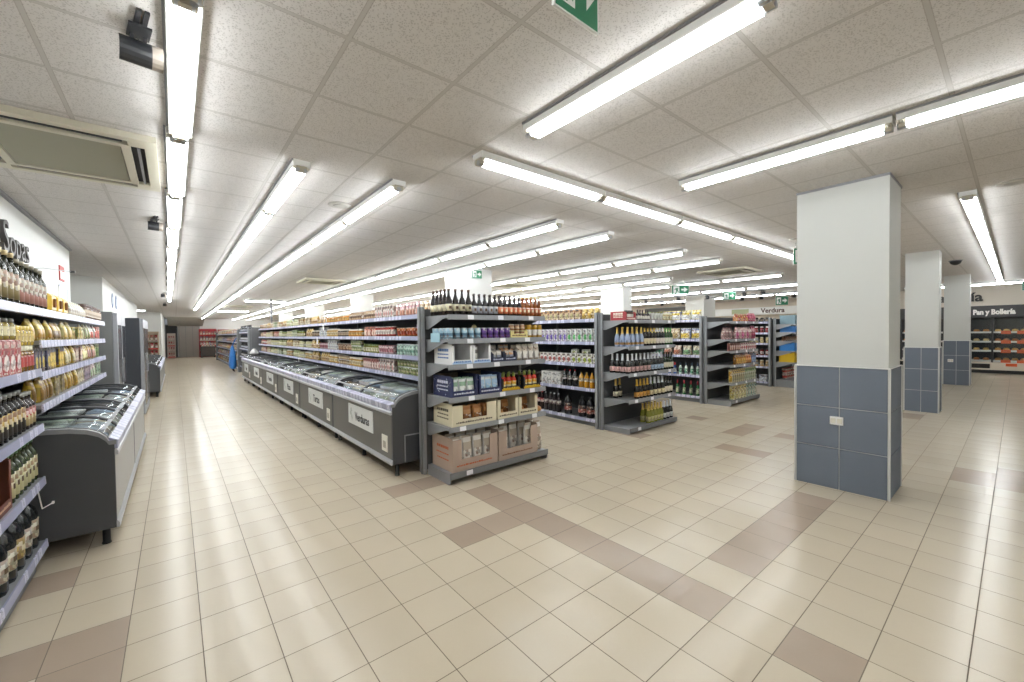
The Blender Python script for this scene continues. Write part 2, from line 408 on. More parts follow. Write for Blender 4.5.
light_row(.31, -.75, 1, 'y', True, 'twin tube strip light hanging nearest overhead', 'overhead strip lights')
light_row(2.21, -3.95, 3, 'y', False, 'single tube strip light running past the big pillar', 'strip lights past the big pillar')
light_row(.26, 1.36, 6, 'x', False, 'crosswise strip light before the end displays', 'crosswise strip lights before the displays')
light_row(4.93, -1.05, 9, 'x', True, 'twin tube strip light running to the bread wall', 'strip lights toward the bread wall')
light_row(18.95, -3.4, 3, 'y', False, 'strip light along the bread wall', 'strip lights along the bread wall')
light_row(.48, 17.9, 1, 'x', False, 'short crosswise strip light above the freezer row', 'crosswise far strip lights')
light_row(.16, 26.5, 1, 'x', False, 'short crosswise strip light farther down the shop', 'crosswise far strip lights')
light_row(-4.3, 27.2, 1, 'x', True, 'bright strip light in the far wall recess', 'crosswise far strip lights')
# unseen fittings added behind and beside the viewpoint to light the near floor
light_row(5.4, -4.4, 1, 'x', False, 'added unseen strip light behind the big pillar', 'added strip lights out of sight')
light_row(-.6, -3.6, 1, 'x', False, 'added unseen strip light behind the viewpoint', 'added strip lights out of sight')

# ------------------------------------------------------------------ ceiling things
def cassette(x, y, sx, sy, label):
    t = thing('air_conditioner_cassette', label, 'air conditioner', (x, y, H), 0, 'ceiling air conditioning cassettes')
    mb = MB(); a, b = sx/2, sy/2; F = M('#cdc8b6', .5)
    fr = .20
    for x0, x1, y0, y1 in ((-a, a, -b, -b+.07), (-a, a, b-.07, b), (-a, -a+.07, -b+.07, b-.07), (a-.07, a, -b+.07, b-.07)): mb.box(x0, x1, y0, y1, -.045, -.001, F)
    for x0, x1, y0, y1 in ((-a+.15, a-.15, -b+.15, -b+fr), (-a+.15, a-.15, b-fr, b-.15), (-a+.15, -a+fr, -b+fr, b-fr), (a-fr, a-.15, -b+fr, b-fr)): mb.box(x0, x1, y0, y1, -.05, -.001, F)
    for sxn in (-1, 1):
        for syn in (-1, 1): mb.box(*sorted((sxn*(a-.07), sxn*(a-.16))), *sorted((syn*(b-.07), syn*(b-.16))), -.047, -.001, F)
    obj('frame', mb, t)
    g = MB(); G = M('#989684', .6); g.box(-a+fr, a-fr, -b+fr, b-fr, -.03, -.002, M('#85837a', .7))
    n = 4
    for k in range(n):
        y0 = -b+fr + k*(sy-2*fr)/n; g.prism([(y0+.008, -.034), (y0+(sy-2*fr)/n-.008, -.046), (y0+(sy-2*fr)/n-.008, -.03), (y0+.008, -.03)], 'x', -a+fr+.01, a-fr-.01, G)
    obj('intake_grille', g, t)
    for x0, x1, y0, y1 in ((-a+.17, a-.17, -b+.07, -b+.15), (-a+.17, a-.17, b-.15, b-.07), (-a+.07, -a+.15, -b+.17, b-.17), (a-.15, a-.07, -b+.17, b-.17)):
        o = obj('outlet', MB().box(x0, x1, y0, y1, -.02, -.002, M('#1d1c1a', .7)), t)
        xm, ym = (x0+x1)/2, (y0+y1)/2
        if x1-x0 > y1-y0: lv = MB().box(x0+.02, x1-.02, ym-.006, ym+.014, -.04, -.02, DARK)
        else: lv = MB().box(xm-.004, xm+.012, y0+.02, y1-.02, -.042, -.02, GREY)
        obj('louver', lv, o)
cassette(-2.27, 3.22, 1.08, 1.30, 'large beige ceiling air conditioner above the oil shelves')
cassette(1.42, 10.4, 1.0, 1.0, 'beige ceiling air conditioner beyond the freezer row')
cassette(8.98, 3.1, 1.1, 1.1, 'beige ceiling air conditioner above the sweets end display')
cassette(.78, 22.5, 1.1, 1.1, 'farthest beige ceiling air conditioner toward the shop end')
cassette(6.2, 8.3, 1.0, 1.0, 'beige ceiling air conditioner among the middle strip lights')

for i, (x, y, lab) in enumerate(((-.19, 3.4, 'round white smoke detector between two strip light runs'), (4.92, -1.37, 'round ceiling diffuser disc near the tiled pillars'), (6.1, .9, 'small round ceiling sensor before the wine display'))):
    r = .13 if i < 2 else .06
    o = obj('ceiling_disc', MB().loft([(r*.9, r*.9, -.012, M('#bdb9b2', .7)), (r, r, -.006, M('#bdb9b2', .7)), (r, r, -.0005, M('#bdb9b2', .7))], 20), None, (x, y, H)); tag(o, lab, 'detector')
    obj('grille_ring', MB().loft([(r*.55, r*.55, -.016, M('#aaa69f', .7)), (r*.6, r*.6, -.010, M('#aaa69f', .7))], 16), o)

def spotlight(x, y, sc, label, rz=0.0, drop=0.0, grp=None):
    t = thing('track_spotlight', label, 'spotlight', (x, y, H-drop), rz, grp)
    s = sc
    mb = MB()
    mb.box(-.05*s, -.01*s, -.42*s, .42*s, -.03*s, -.001, DARK).box(.01*s, .05*s, -.42*s, .42*s, -.03*s, -.001, DARK).box(-.09*s, .09*s, -.2*s, .05*s, -.05*s, -.03*s, DARK)
    obj('mount', mb, t)
    obj('arm', MB().box(-.065*s, -.035*s, -.03*s, .02*s, -.24*s, -.02*s, DARK).box(.035*s, .065*s, -.03*s, .02*s, -.24*s, -.02*s, DARK), t)
    prof = []
    for k in range(9):
        a = R(-75+150*k/8); prof.append((-.02*s-.1*s*math.cos(a)+.1*s*.3, -.22*s+.13*s*math.sin(a)))
    inner = [(p[0]+.018*s, p[1]*1.0+.0) for p in reversed(prof)]
    obj('lamp_shade', MB().prism(prof+inner, 'x', -.15*s, .10*s, M('#2d2e31', .3)), t)
    obj('diffuser', MB().prism(prof+inner, 'x', .10*s, .19*s, M('#9b9186', .5)), t)
spotlight(-1.76, 1.25, .46, 'large black ceiling spotlight with ribbed shade near the twin strip light', R(8))
for k, (x, y) in enumerate(((-1.82, 5.3), (-1.92, 16.4), (-1.95, 21.5))):
    spotlight(x, y, .42, f'small black ceiling spotlight beside the long strip run, {ORD[k+1]} after the large one', R(8), 0, 'black spotlights along the strip run')
for k, (x, y) in enumerate([(13.86, 8.6), (13.86, 7.15), (13.86, 6.0), (13.86, 4.7), (13.86, 4.1)]):
    spotlight(x, y, .5, f'black track spotlight over the produce area, {ORD[k]} of the front track', R(90), .12, 'spotlights over the produce area')
for k, (x, y) in enumerate([(15.95, 9.1), (15.95, 8.1), (15.95, 7.0), (15.95, 5.6), (15.95, 4.9), (15.95, 4.3), (15.95, 3.8)]):
    spotlight(x, y, .5, f'black track spotlight over the produce area, {ORD[k]} of the rear track', R(90), .12, 'spotlights over the produce area')
for k, (x, y0, y1) in enumerate(((13.86, 3.6, 9.2), (15.95, 3.3, 9.6))):
    o = obj('lighting_track', MB().box(x-.02, x+.02, y0, y1, H-.115, H-.085, GREY)); tag(o, f'grey lighting track carrying the {("front", "rear")[k]} row of produce spotlights', 'track')
    for y in (y0+.3, (y0+y1)/2, y1-.3): obj('hanger', MB().tube([(x, y, H-.0005), (x, y, H-.09)], .006, GREY), o)
o = obj('camera_dome', MB().loft([(.03, .03, -.10, BLACK), (.08, .08, -.07, BLACK), (.095, .095, -.03, DARK), (.1, .1, -.0005, DARK)], 14), None, (11.6, -.53, H)); tag(o, 'small dark ceiling dome just past the middle tiled pillar', 'camera')
obj('trim_ring', MB().loft([(.11, .11, -.012, GREY), (.115, .115, -.0005, GREY)], 14), o)

EXG = M('#2f7d5a', .4)
def exit_sign(x, y, z, w, h, rz, label, hang=True):
    """green running-man plate; hangs from the ceiling by two wires"""
    t = thing('exit_sign', label, 'sign', (x, y, z), rz, 'green emergency exit signs')
    obj('plate', MB().box(-w/2-.006, w/2+.006, -.006, .006, -.006, h+.006, WHITE), t)
    for s in (-1, 1):
        f = -.0068*s
        p = obj('green_face', MB().box(-w/2, w/2, *sorted((f, f*.9)), 0, h, EXG), t)
        y0, y1 = sorted((f*1.06, f*1.0))
        # door, arrow and running figure
        obj('door_symbol', MB().box(-w*.42, -w*.06, y0, y1, h*.12, h*.9, WHITE), p)
        obj('arrow', MB().prism([(w*.05, h*.42), (w*.22, h*.42), (w*.22, h*.22), (w*.44, h*.52), (w*.22, h*.82), (w*.22, h*.62), (w*.05, h*.62)], 'y', y0, y1, WHITE), p)
        y0, y1 = sorted((f*1.12, f*1.06))
        obj('running_figure', MB().prism([(-w*.30, h*.15), (-w*.24, h*.15), (-w*.2, h*.38), (-w*.12, h*.2), (-w*.09, h*.25), (-w*.17, h*.5), (-w*.12, h*.6), (-w*.18, h*.72), (-w*.3, h*.66), (-w*.36, h*.5), (-w*.32, h*.48), (-w*.26, h*.58), (-w*.25, h*.4)], 'y', y0, y1, EXG), p)
    if hang:
        for s in (-1, 1): obj('hanging_wire', MB().tube([(s*w*.4, 0, h), (s*w*.4, 0, H-z-.0005)], .003, CHROME), t)
exit_sign(-.53, -.40, 2.745, .22, .22, 0, 'green exit sign hanging nearest, cut by the top of the picture')
exit_sign(3.66, 6.335, 2.87, .26, .18, 0, 'green exit sign on the white pillar behind the beer bottles', False)
exit_sign(10.1, 5.0, 2.72, .5, .26, R(-40), 'green exit sign hanging beyond the sweets end display')
exit_sign(13.3, 4.95, 2.68, .4, .26, R(-50), 'small green exit sign hanging near the produce spotlights')
exit_sign(15.2, 3.95, 2.5, .4, .3, R(-50), 'green exit sign hanging before the produce counter sign')
exit_sign(6.5, .87, 2.72, .3, .26, R(-50), 'green exit sign partly hidden by the big tiled pillar')
exit_sign(18.3, -1.68, 2.72, .4, .26, R(-90), 'green exit sign hanging before the bread wall')
o = obj('ceiling_pole', MB().tube([(1.35, 17.4, 1.95), (1.35, 17.4, H-.0005)], .035, GREY, 8)); tag(o, 'grey pole from the end of the freezer shelving to the ceiling', 'pole')
obj('base_flange', MB().loft([(.09, .09, 1.944, GREY), (.09, .09, 1.965, GREY)], 10, cx=1.35, cy=17.4), o)

# ------------------------------------------------------------------ wall signs on the left
t = thing('wall_lettering', 'dark raised wall letters above the oil bottles reading Sopas', 'sign', (XL, 5.25, 2.63))
for i, (ch, dy) in enumerate(zip('Sopas', (-.36, -.15, .05, .24, .40))):
    text('letter', ch, .40 if i else .46, M('#4d4a47', .5), (.025, dy, -.02 if i else 0), (R(90), 0, R(90)), t, .022, 'CENTER')
t = thing('wall_notice', 'small red and white notice on the white wall above the tins', 'notice', (XL, 7.72, 2.6))
obj('board', MB().box(.0, .012, -.16, .16, -.1, .12, M('#b5443c', .5)), t); obj('printed_sheet', MB().box(.012, .014, -.12, .12, -.07, .04, WHITE), t)
t = thing('wall_notice', 'white framed notice low on the white wall beside the tins', 'notice', (XL, 7.75, 2.3))
obj('board', MB().box(0, .015, -.28, .28, -.14, .12, WHITE), t); obj('frame_edge', MB().box(.015, .02, -.3, .3, .1, .13, RAIL).box(.015, .02, .27, .3, -.14, .1, RAIL), t)
t = thing('price_wire', 'thin wire ticket holder sticking out above the bottles', 'holder', (XL, 4.9, 2.33))
obj('wire', MB().tube([(0, 0, 0), (.25, .2, .05), (.42, .5, .06)], .004, STEELL), t); obj('clip', MB().box(.4, .44, .48, .56, .05, .07, DARK), t)
for k, (y, lab) in enumerate(((14.4, 'nearer blue round sign on the white wall block'), (15.3, 'farther blue round sign on the white wall block'))):
    o = obj('round_sign', MB().prism([(y+.2*math.cos(a*.3927), 2.66+.2*math.sin(a*.3927)) for a in range(16)], 'x', -2.965, -2.955, M('#3f5f8a', .5))); tag(o, lab, 'sign')
    obj('white_mark', MB().prism([(y-.03, 2.56), (y+.03, 2.56), (y+.03, 2.76), (y-.03, 2.76)], 'x', -2.955, -2.951, WHITE), o)

# ------------------------------------------------------------------ chest freezers
def arc_prof(x0=.03, z0=.83):
    return [(x0, z0), (x0+.018, .868), (x0+.055, .905), (x0+.12, .937), (x0+.21, .957), (x0+.32, .967), (.5, .97), (.84, .972)]
def freezer(name, label, loc, rz, L, front, sign, nlid=2, end_grille=False, sticker=True, group=None):
    t = thing(name, label, 'freezer', loc, rz, group)
    D = .86; END = M('#46474a', .45); FR = M(front, .45)
    body = MB()
    body.box(.0, .05, .035, L-.035, .145, .76, FR)
    body.box(D-.04, D, .035, L-.035, .145, .955, END); body.box(.05, D-.04, .035, L-.035, .145, .2, END)
    obj('front_and_tub', body, t)
    lin_ = MB(); lin_.box(.05, .07, .035, L-.035, .2, .8, OFFW).box(D-.06, D-.04, .035, L-.035, .2, .94, OFFW).box(.07, D-.06, .035, L-.035, .2, .22, OFFW)
    obj('inner_liner', lin_, t)
    prof = arc_prof()
    for y0 in (0, L-.035):
        e = obj('end_panel', MB().prism([(0, .14), (0, .76), (.0, .80)] + [(x, z-.03) for x, z in prof[1:]] + [(D, .94), (D, .14)], 'y', y0, y0+.035, END), t)
        inn = [(x, z-.035) for x, z in reversed(prof)]
        obj('end_trim', MB().prism([(-.012, .80), (-.012, .835)] + prof + [(D, .972), (D, .94)] + inn[1:-1] + [(.03, .80)], 'y', y0-.008 if y0 == 0 else y0, y0+.035 if y0 == 0 else y0+.043, M('#8a8b8e', .4)), t)
        if y0 == 0 and end_grille:
            obj('vent_grille', MB().box(.15, .55, -.004, .001, .15, .46, M('#3b3d42', .4)).box(.15, .55, -.007, -.003, .45, .465, GREY).box(.14, .155, -.007, -.003, .15, .465, GREY), e)
    obj('top_rail', MB().prism([(-.022, .715), (-.022, .745), (-.012, .755), (0, .755), (0, .715)], 'y', 0, L, ALU), t)
    pr = obj('price_rail', MB().prism([(-.02, .765), (-.026, .83), (.03, .855), (.03, .80), (.0, .765)], 'y', .004, L-.004, TICKETS), t)
    obj('bottom_rail', MB().prism([(-.018, .14), (-.018, .175), (-.006, .195), (.002, .195), (.002, .14)], 'y', 0, L, ALU), t)
    obj('back_cover', MB().box(.56, D, .036, L-.036, .952, .968, M('#5a5c60', .35)), t)
    # sliding curved lids
    w = (L-.07)/nlid
    for k in range(nlid):
        y0 = .035+k*w; y1 = y0+w
        g = obj('glass_lid', MB().sheet([(x, z-.006) for x, z in prof if x < .58]+[(.575, .964)], (y0+.022, y1-.022), .006, GLASS), t)
        for a in (y0, y1-.022):
            if a > .04 or k: pass
            obj('lid_frame', MB().sheet([(x, z+.004) for x, z in prof if x < .6]+[(.58, .975)], (a, a+.022), .022, M('#4b4c50', .4)), g)
        obj('lid_handle', MB().box(.06, .085, y0+.04, y1-.04, .9, .914, M('#c3c5ca', .3)), g)
    for x in (.07, D-.12):
        ys = (.05, L-.1) if L < 2 else (.05, L/2-.02, L-.1)
        for y in ys: obj('leg', MB().loft([(.03, .03, 0, BLACK), (.024, .024, .02, BLACK), (.024, .024, .145, BLACK)], 8, cx=x, cy=y), t)
    if sign:
        wd, hh = .92, .27; y = L*.5-.1; SG = M('#d4d6d5', .5)
        s = obj('sign_panel', MB().box(-.01, .001, y-wd/2, y+wd/2, .40, .67, SG), t)
        text('sign_lettering', sign, .17 if len(sign) < 7 else .155, M('#3c3f42', .5), (-.011, y-.08, .52), (R(90), 0, R(-90)), s, .001, 'CENTER', .92, .004)
        lf = MB()
        for a, b in ((0, .05), (.06, .0), (-.04, -.05)):
            yy = y+.33+a*.6; zz = .55+b
            lf.prism([(yy-.03, zz-.02), (yy, zz-.035), (yy+.035, zz), (yy, zz+.03)], 'x', -.0125, -.009, M('#b4b9b6', .5))
        lf.tube([(-.0115, y+.30, .44), (-.0115, y+.34, .57)], .003, M('#b4b9b6', .5), 5)
        obj('leaf_drawing', lf, s)
    if sticker:
        s = obj('info_sticker', MB().box(-.008, .001, .14, .30, .26, .45, M('#e3e0d6', .5)), t)
        obj('printed_mark', MB().box(-.0095, -.008, .18, .26, .3, .38, M('#a8a294', .5)), s)
    return t
FZ_ORD = ['first', 'second', 'third', 'fourth', 'fifth', 'sixth']
SIGNS = ['Verduras', 'Tartas', 'Pizza', 'Pescado', 'Helado', 'Masa']
ys = [3.09, 5.395, 7.60, 9.85, 12.1, 14.4, 16.6]
PACKC = ['#e6e8ec', '#cfdae6', '#f0ede6', '#9fb2cc', '#dfe6da', '#eee2c8', '#c4d2e0', '#e4e7ea', '#c9d6c2', '#e6d6cd']
def frozen(loc, rz, L, n, where):
    me = None
    for k in range(n):
        c = PACKC[(k*3+int(L*10)) % len(PACKC)]; c2 = PACKC[(k*7+3) % len(PACKC)]
        W, D_, Hh = .24, .34, .07
        mb = MB().loft([(W/2*.9, D_/2*.9, 0, M(c, .3)), (W/2, D_/2, Hh*.35, M(c, .3)), (W/2*.97, D_/2*.97, Hh*.75, M(c2, .3)), (W/2*.6, D_/2*.7, Hh, M(c2, .3))], 12, .35)
        a = math.cos(rz); b = math.sin(rz)
        lx = .232+.25*(k % 2); ly = .26+(k//2)*(L-.52)/max(1, (n+1)//2-1)
        for q in (0,):
            zz = .802 if lx < .3 else .852
            o = obj('frozen_pack', mb, None, (loc[0]+a*lx-b*ly, loc[1]+b*lx+a*ly, zz), rz+random.uniform(-.06, .06))
            tag(o, f'frozen pack under the glass lid, {ORD[k]} along {where}', 'frozen food', 'frozen packs in the chest freezers')
        # the pile the packs lie on
def pile(loc, rz, L, where):
    mb = MB(); random.seed(int(L*100)+int(loc[1]*10))
    for row in range(2):
        n = int((L-.15)/.2)
        for k in range(n):
            c = M(random.choice(PACKC), .35); x0 = .09+row*.35; y0 = .06+k*.2
            h = .80 if row == 0 else .85
            h -= random.uniform(0, .02)
            mb.bbox(x0, x0+.33, y0, y0+.19, .25, h, c, .012)
    o = obj('frozen_goods', mb, None, loc, rz); o['kind'] = 'stuff'
    tag(o, f'bulk of frozen packs filling {where}', 'frozen food')
for k in range(6):
    L = ys[k+1]-ys[k]-.02
    names = ['first white-signed chest freezer beside the snack end display, sign reads Verduras', 'second chest freezer in the long row, sign reads Tartas', 'third chest freezer in the long row with white sign', 'fourth chest freezer in the long row with white sign', 'fifth chest freezer in the long row with white sign', 'last chest freezer of the long row, white bag on top']
    freezer('chest_freezer', names[k], (.235, ys[k], 0), 0, L, '#63615d', SIGNS[k], 2, k == 0, True, 'chest freezers of the long row')
    pile((.235, ys[k], 0), 0, L, f'the {FZ_ORD[k]} freezer of the long row')
    if k < 4: frozen((.235, ys[k], 0), 0, L, (10, 8, 6, 6)[k], f'the {FZ_ORD[k]} long-row freezer')
for k, (y0, L) in enumerate(((3.09, 1.93), (5.04, 1.93))):
    freezer('chest_freezer', ('chest freezer with dark end panel standing beside the oil shelves', 'second chest freezer beside the wall shelves, below the yellow packs')[k], (-2.045, y0+L, 0), R(180), L, '#a9a7a3', None, 3, False, False, 'chest freezers on the oil shelf side')
    pile((-2.045, y0+L, 0), R(180), L, ('the freezer beside the oil shelves', 'the freezer below the yellow packs')[k])
    frozen((-2.045, y0+L, 0), R(180), L, 8, ('the freezer beside the oil shelves', 'the freezer below the yellow packs')[k])
    fs = None
for k, (y0, L) in enumerate(((13.45, 2.1), (15.6, 2.1), (17.75, 2.1))):
    freezer('chest_freezer', 'dark chest freezer before the tall cabinets, %s of the farther group' % ORD[k], (-1.99, y0+L, 0), R(180), L, '#7c7b79', None, 2, False, False, 'chest freezers of the farther group')
# grey panels on the aisle side of the left freezers
# tall cabinets behind the left freezers
def tall_cabinet(x1, y0, w, z, col, label):
    t = thing('tall_freezer_cabinet', label, 'cabinet', (x1, y0, 0))
    obj('body', MB().bbox(-.72, -.06, 0, w, .05, z, M(col, .5), .006), t); obj('plinth', MB().box(-.70, -.08, .02, w-.02, 0, .05, BLACK), t)
    for k in range(2):
        d = obj('door', MB().bbox(-.058, -.005, .01+k*w/2, w/2-.005+k*w/2, .08, z-.02, M('#9c9ea3', .35), .005), t)
        obj('handle', MB().bbox(-.004, .022, w/2-.06+k*.08, w/2-.04+k*.08, .9, 1.3, CHROME, .004), d)
        obj('window', MB().box(-.004, -.001, .08+k*w/2, w/2-.08+k*w/2, .25, z-.2, M('#2a2d33', .1)), d)
tall_cabinet(-2.33, 7.35, 1.3, 2.035, '#6f706f', 'mid grey tall freezer cabinet behind the wall shelves')
tall_cabinet(-2.14, 9.75, 1.9, 2.025, '#3b3e45', 'dark grey tall freezer cabinet behind the mid grey one')

# ------------------------------------------------------------------ shelving
def shelf_part(parent, x0, x1, y0, y1, z, face, brackets=True, tickets=None, rail=STEEL, ntick=0):
    """one shelf board with its price rail; face is the direction its front looks: '-x', '+x' or '-y'"""
    th = .028
    s = obj('shelf', MB().box(x0, x1, y0, y1, z-th, z, STEEL), parent)
    rh = .052
    if face == '-y':
        obj('price_rail', MB().prism([(y0-.001, z-rh), (y0-.014, z-rh+.004), (y0-.010, z+.006), (y0-.001, z+.006)], 'x', x0, x1, rail), s)
        for xa in (x0, x1-.004):
            obj('bracket', MB().prism([(y0+.06, z-th), (y1, z-th), (y1, z-.15), (y1-.06, z-.15)], 'x', xa, xa+.004, STEEL), s)
        for k in range(ntick):
            xc = x0+(x1-x0)*(k+.35+.3*random.random())/ntick
            obj('price_tag', MB().prism([(y0-.0155, z-rh+.006), (y0-.017, z-rh+.006), (y0-.0125, z+.003), (y0-.011, z+.003)], 'x', xc-.04, xc+.04, M('#e6e6ea', .5)), s)
    else:
        sg = -1 if face == '-x' else 1
        xf = x0 if sg < 0 else x1
        pr = [(xf, z-rh), (xf+sg*.013, z-rh+.004), (xf+sg*.009, z+.006), (xf, z+.006)]
        obj('price_rail', MB().prism(pr, 'y', y0, y1, rail), s)
    return s
def end_display(label, x0, x1, levels, base_z, post_h, yb=2.97, yf=2.47, ntick=3):
    t = thing('end_display_shelving', label, 'shelving', (x0, yb, 0), 0, 'end display shelving units')
    o = lambda n, mb, p=t: obj(n, mb, p, (-x0, -yb, 0))
    for x in (x0, x1-.035): o('upright', MB().box(x, x+.035, yb-.03, yb+.035, 0, post_h, STEEL).box(x-.012, x+.0, yb+.0, yb+.03, 0, post_h, STEELD))
    o('back_panel', MB().box(x0+.035, x1-.035, yb-.005, yb+.012, .05, post_h-.02, SPINE))
    for k, z in enumerate(levels):
        s = shelf_part(t, x0+.06, x1+.005, yf, yb-.006, z, '-y', ntick=ntick)
        s.location = (-x0, -yb, 0)
    b = o('base_shelf', MB().box(x0+.045, x1+.005, yf-.03, yb-.031, base_z-.02, base_z, STEEL))
    obj('base_front', MB().box(x0+.045, x1+.005, yf-.042, yf-.03, base_z-.055, base_z+.012, STEELD), b)
    for x in (x0+.045, x1-.005): obj('foot_bracket', MB().prism([(yf-.03, base_z-.02), (yb-.031, base_z-.02), (yb-.031, 0), (yf-.0, 0), (yf-.03, .02)], 'x', x, x+.01, STEEL), b)
    for k in range(1): obj('price_tag', MB().box(x0+.25, x0+.33, yf-.046, yf-.042, base_z-.045, base_z+.005, M('#e6e6ea', .5)), b)
    return t
def gondola(label, x_front, x_spine, y0, y1, levels, post_h, x_post, post_w=.07, base=True, bay=1.33, face='-x', tickets=TICKETS):
    t = thing('gondola_shelving', label, 'shelving', (x_spine, y0, 0), 0, 'shelving runs')
    o = lambda n, mb, p=t: obj(n, mb, p, (-x_spine, -y0, 0))
    n = max(1, round((y1-y0)/bay)); b = (y1-y0)/n
    sg = -1 if face == '-x' else 1
    o('spine_panel', MB().box(x_spine-.02, x_spine+.02, y0+.05, y1-.02, .05, post_h-.02, SPINE))
    pa, pb = sorted((x_post, x_post-sg*post_w))
    o('end_upright', MB().box(pa, pb, y0, y0+.05, 0, post_h, STEEL))
    o('end_side_panel', MB().box(*sorted((x_post-sg*post_w, x_spine)), y0+.01, y0+.04, .02, post_h-.05, STEELD))
    o('end_upright', MB().box(*sorted((x_post, x_spine)), y1-.04, y1, 0, post_h, STEELD))
    for k in range(1, n): o('upright', MB().box(*sorted((x_spine-sg*-.02, x_spine+sg*.05)), y0+k*b-.02, y0+k*b+.02, .05, post_h-.03, STEELD))
    for z in levels:
        for k in range(n):
            ya = y0+.052 if k == 0 else y0+k*b+.002
            yb_ = y1-.042 if k == n-1 else y0+(k+1)*b-.002
            xa, xb = sorted((x_front, x_spine+sg*.022))
            s = shelf_part(t, xa, xb, ya, yb_, z, face, rail=tickets); s.location = (-x_spine, -y0, 0)
    if base:
        z = levels[-1]
        o('base_plinth', MB().box(*sorted((x_front-sg*.04, x_spine+sg*.03)), y0+.06, y1-.06, 0, z-.03, STEELD))
    return t
E1 = [1.835, 1.57, 1.29, .93, .607]
end_display('snack and drinks end display with open fronted cartons on grey shelves', .55, 2.04, E1, .115, 1.94)
end_display('end display of sparkling wine bottles on grey shelves', 3.80, 5.24, [1.81, 1.385, .955, .53], .085, 1.94)
end_display('end display of pink sweets bags and yellow packs', 7.42, 8.97, [1.815, 1.424, 1.177, .869, .478], .105, 1.94)
end_display('end display holding blue and yellow crates, half behind the big pillar', 11.54, 13.0, [1.774, 1.546, 1.30, 1.019, .702], .2, 1.95)
G1Z = [1.885, 1.60, 1.335, 1.07]
gondola('long grey shelving run above the chest freezers behind the snack display', .80, 1.29, 3.03, 16.7, G1Z, 1.95, .56, .05, False)
G2Z = [1.85, 1.456, 1.074, .647, .124]
gondola('shelving run with bottles and cartons behind the wine end display', 3.87, 4.5, 3.03, 6.2, G2Z, 1.95, 3.78, .09)
G3Z = [1.872, 1.433, 1.062, .614, .142]
gondola('shelving run with cleaning bottles behind the sweets end display', 7.47, 8.1, 3.03, 6.4, G3Z, 1.95, 7.38, .12)
G4Z = [1.85, 1.536, 1.236, .877, .557, .117]
gondola('shelving run with jars behind the crate end display', 11.56, 12.2, 3.05, 6.5, G4Z, 1.96, 11.46, .14)
gondola('dark bottle shelving run beyond the end of the freezer row', .62, 1.2, 17.6, 20.9, [1.8, 1.45, 1.1, .75, .3], 1.95, .55, .06)
gondola('far shelving run where the blue bag hangs', .62, 1.2, 21.2, 33.8, [1.75, 1.35, .95, .55, .15], 1.9, .55, .08, True, 2.1)
# left wall shelving
t = thing('wall_shelving', 'wall shelving with oil bottles and yellow packs on white railed shelves', 'shelving', (XL, 1.6, 0))
o_ = lambda n, mb, p=t: obj(n, mb, p, (-XL, -1.6, 0))
o_('back_panel', MB().box(XL+.004, XL+.03, 1.62, 6.5, .1, 1.9, SPINE))
for y in (1.6, 2.985, 4.74, 6.47): o_('upright', MB().box(XL+.03, XL+.08, y, y+.035, .98 if y > 3.1 else .02, 1.9, STEELD))
o_('base_plinth', MB().box(XL+.04, -2.45, 1.65, 2.95, 0, .14, STEELD))
WZN = [1.42, 1.03, .65, .2]; WZF = [1.62, 1.39, 1.16]
for z in WZN: shelf_part(t, XL+.03, -2.405, 1.6, 2.985, z, '+x', rail=TICKETS).location = (-XL, -1.6, 0)
for z in WZF:
    for a, b in ((3.0, 4.75), (4.755, 6.5)): shelf_part(t, XL+.03, -2.405, a, b, z, '+x', rail=TICKETS).location = (-XL, -1.6, 0)
for a, b in ((1.6, 2.995), (3.0, 4.75), (4.755, 6.5)): shelf_part(t, XL+.03, -2.405, a, b, 1.85, '+x', rail=TICKETS).location = (-XL, -1.6, 0)
o_('price_wire', MB().tube([(-2.405, 2.8, .63), (-2.395, 2.86, .46), (-2.36, 2.96, .462)], .004, WHITE).box(-2.366, -2.354, 2.95, 2.975, .455, .47, WHITE))

# ------------------------------------------------------------------ products (each looks toward -y, base at z = 0)
G_ = lambda c: M(c, .12)             # glossy: glass, plastic
PRINTS = {}
def printed(col, rough=.45):
    """printed packaging: the colour broken up by small lighter and darker blocks of print"""
    k = (col, rough)
    if k in PRINTS: return PRINTS[k]
    nt = NT('printed_pack'); nt.xyz()
    vo = nt.n('ShaderNodeTexVoronoi', i_Scale=34.0, distance='CHEBYCHEV'); nt.l(nt.tc.outputs['Object'], vo.inputs['Vector'])
    sp = nt.n('ShaderNodeSeparateColor'); nt.l(vo.outputs['Color'], sp.inputs[0])
    c = rgb(col)
    c = nt.mix(nt.math('MULTIPLY', nt.math('GREATER_THAN', sp.outputs[0], .74), .55), c, rgb('#d9d5cc'))
    c = nt.mix(nt.math('MULTIPLY', nt.math('LESS_THAN', sp.outputs[0], .27), .6), c, tuple(v*.22 for v in rgb(col)[:3])+(1,))
    c = nt.mix(nt.math('MULTIPLY', nt.math('GREATER_THAN', sp.outputs[1], .88), .6), c, rgb('#7a4a34'))
    nt.l(c, nt.b.inputs['Base Color']); nt.b.inputs['Roughness'].default_value = rough
    PRINTS[k] = nt.m
    return nt.m
P_ = lambda c: printed(c)             # printed board and film
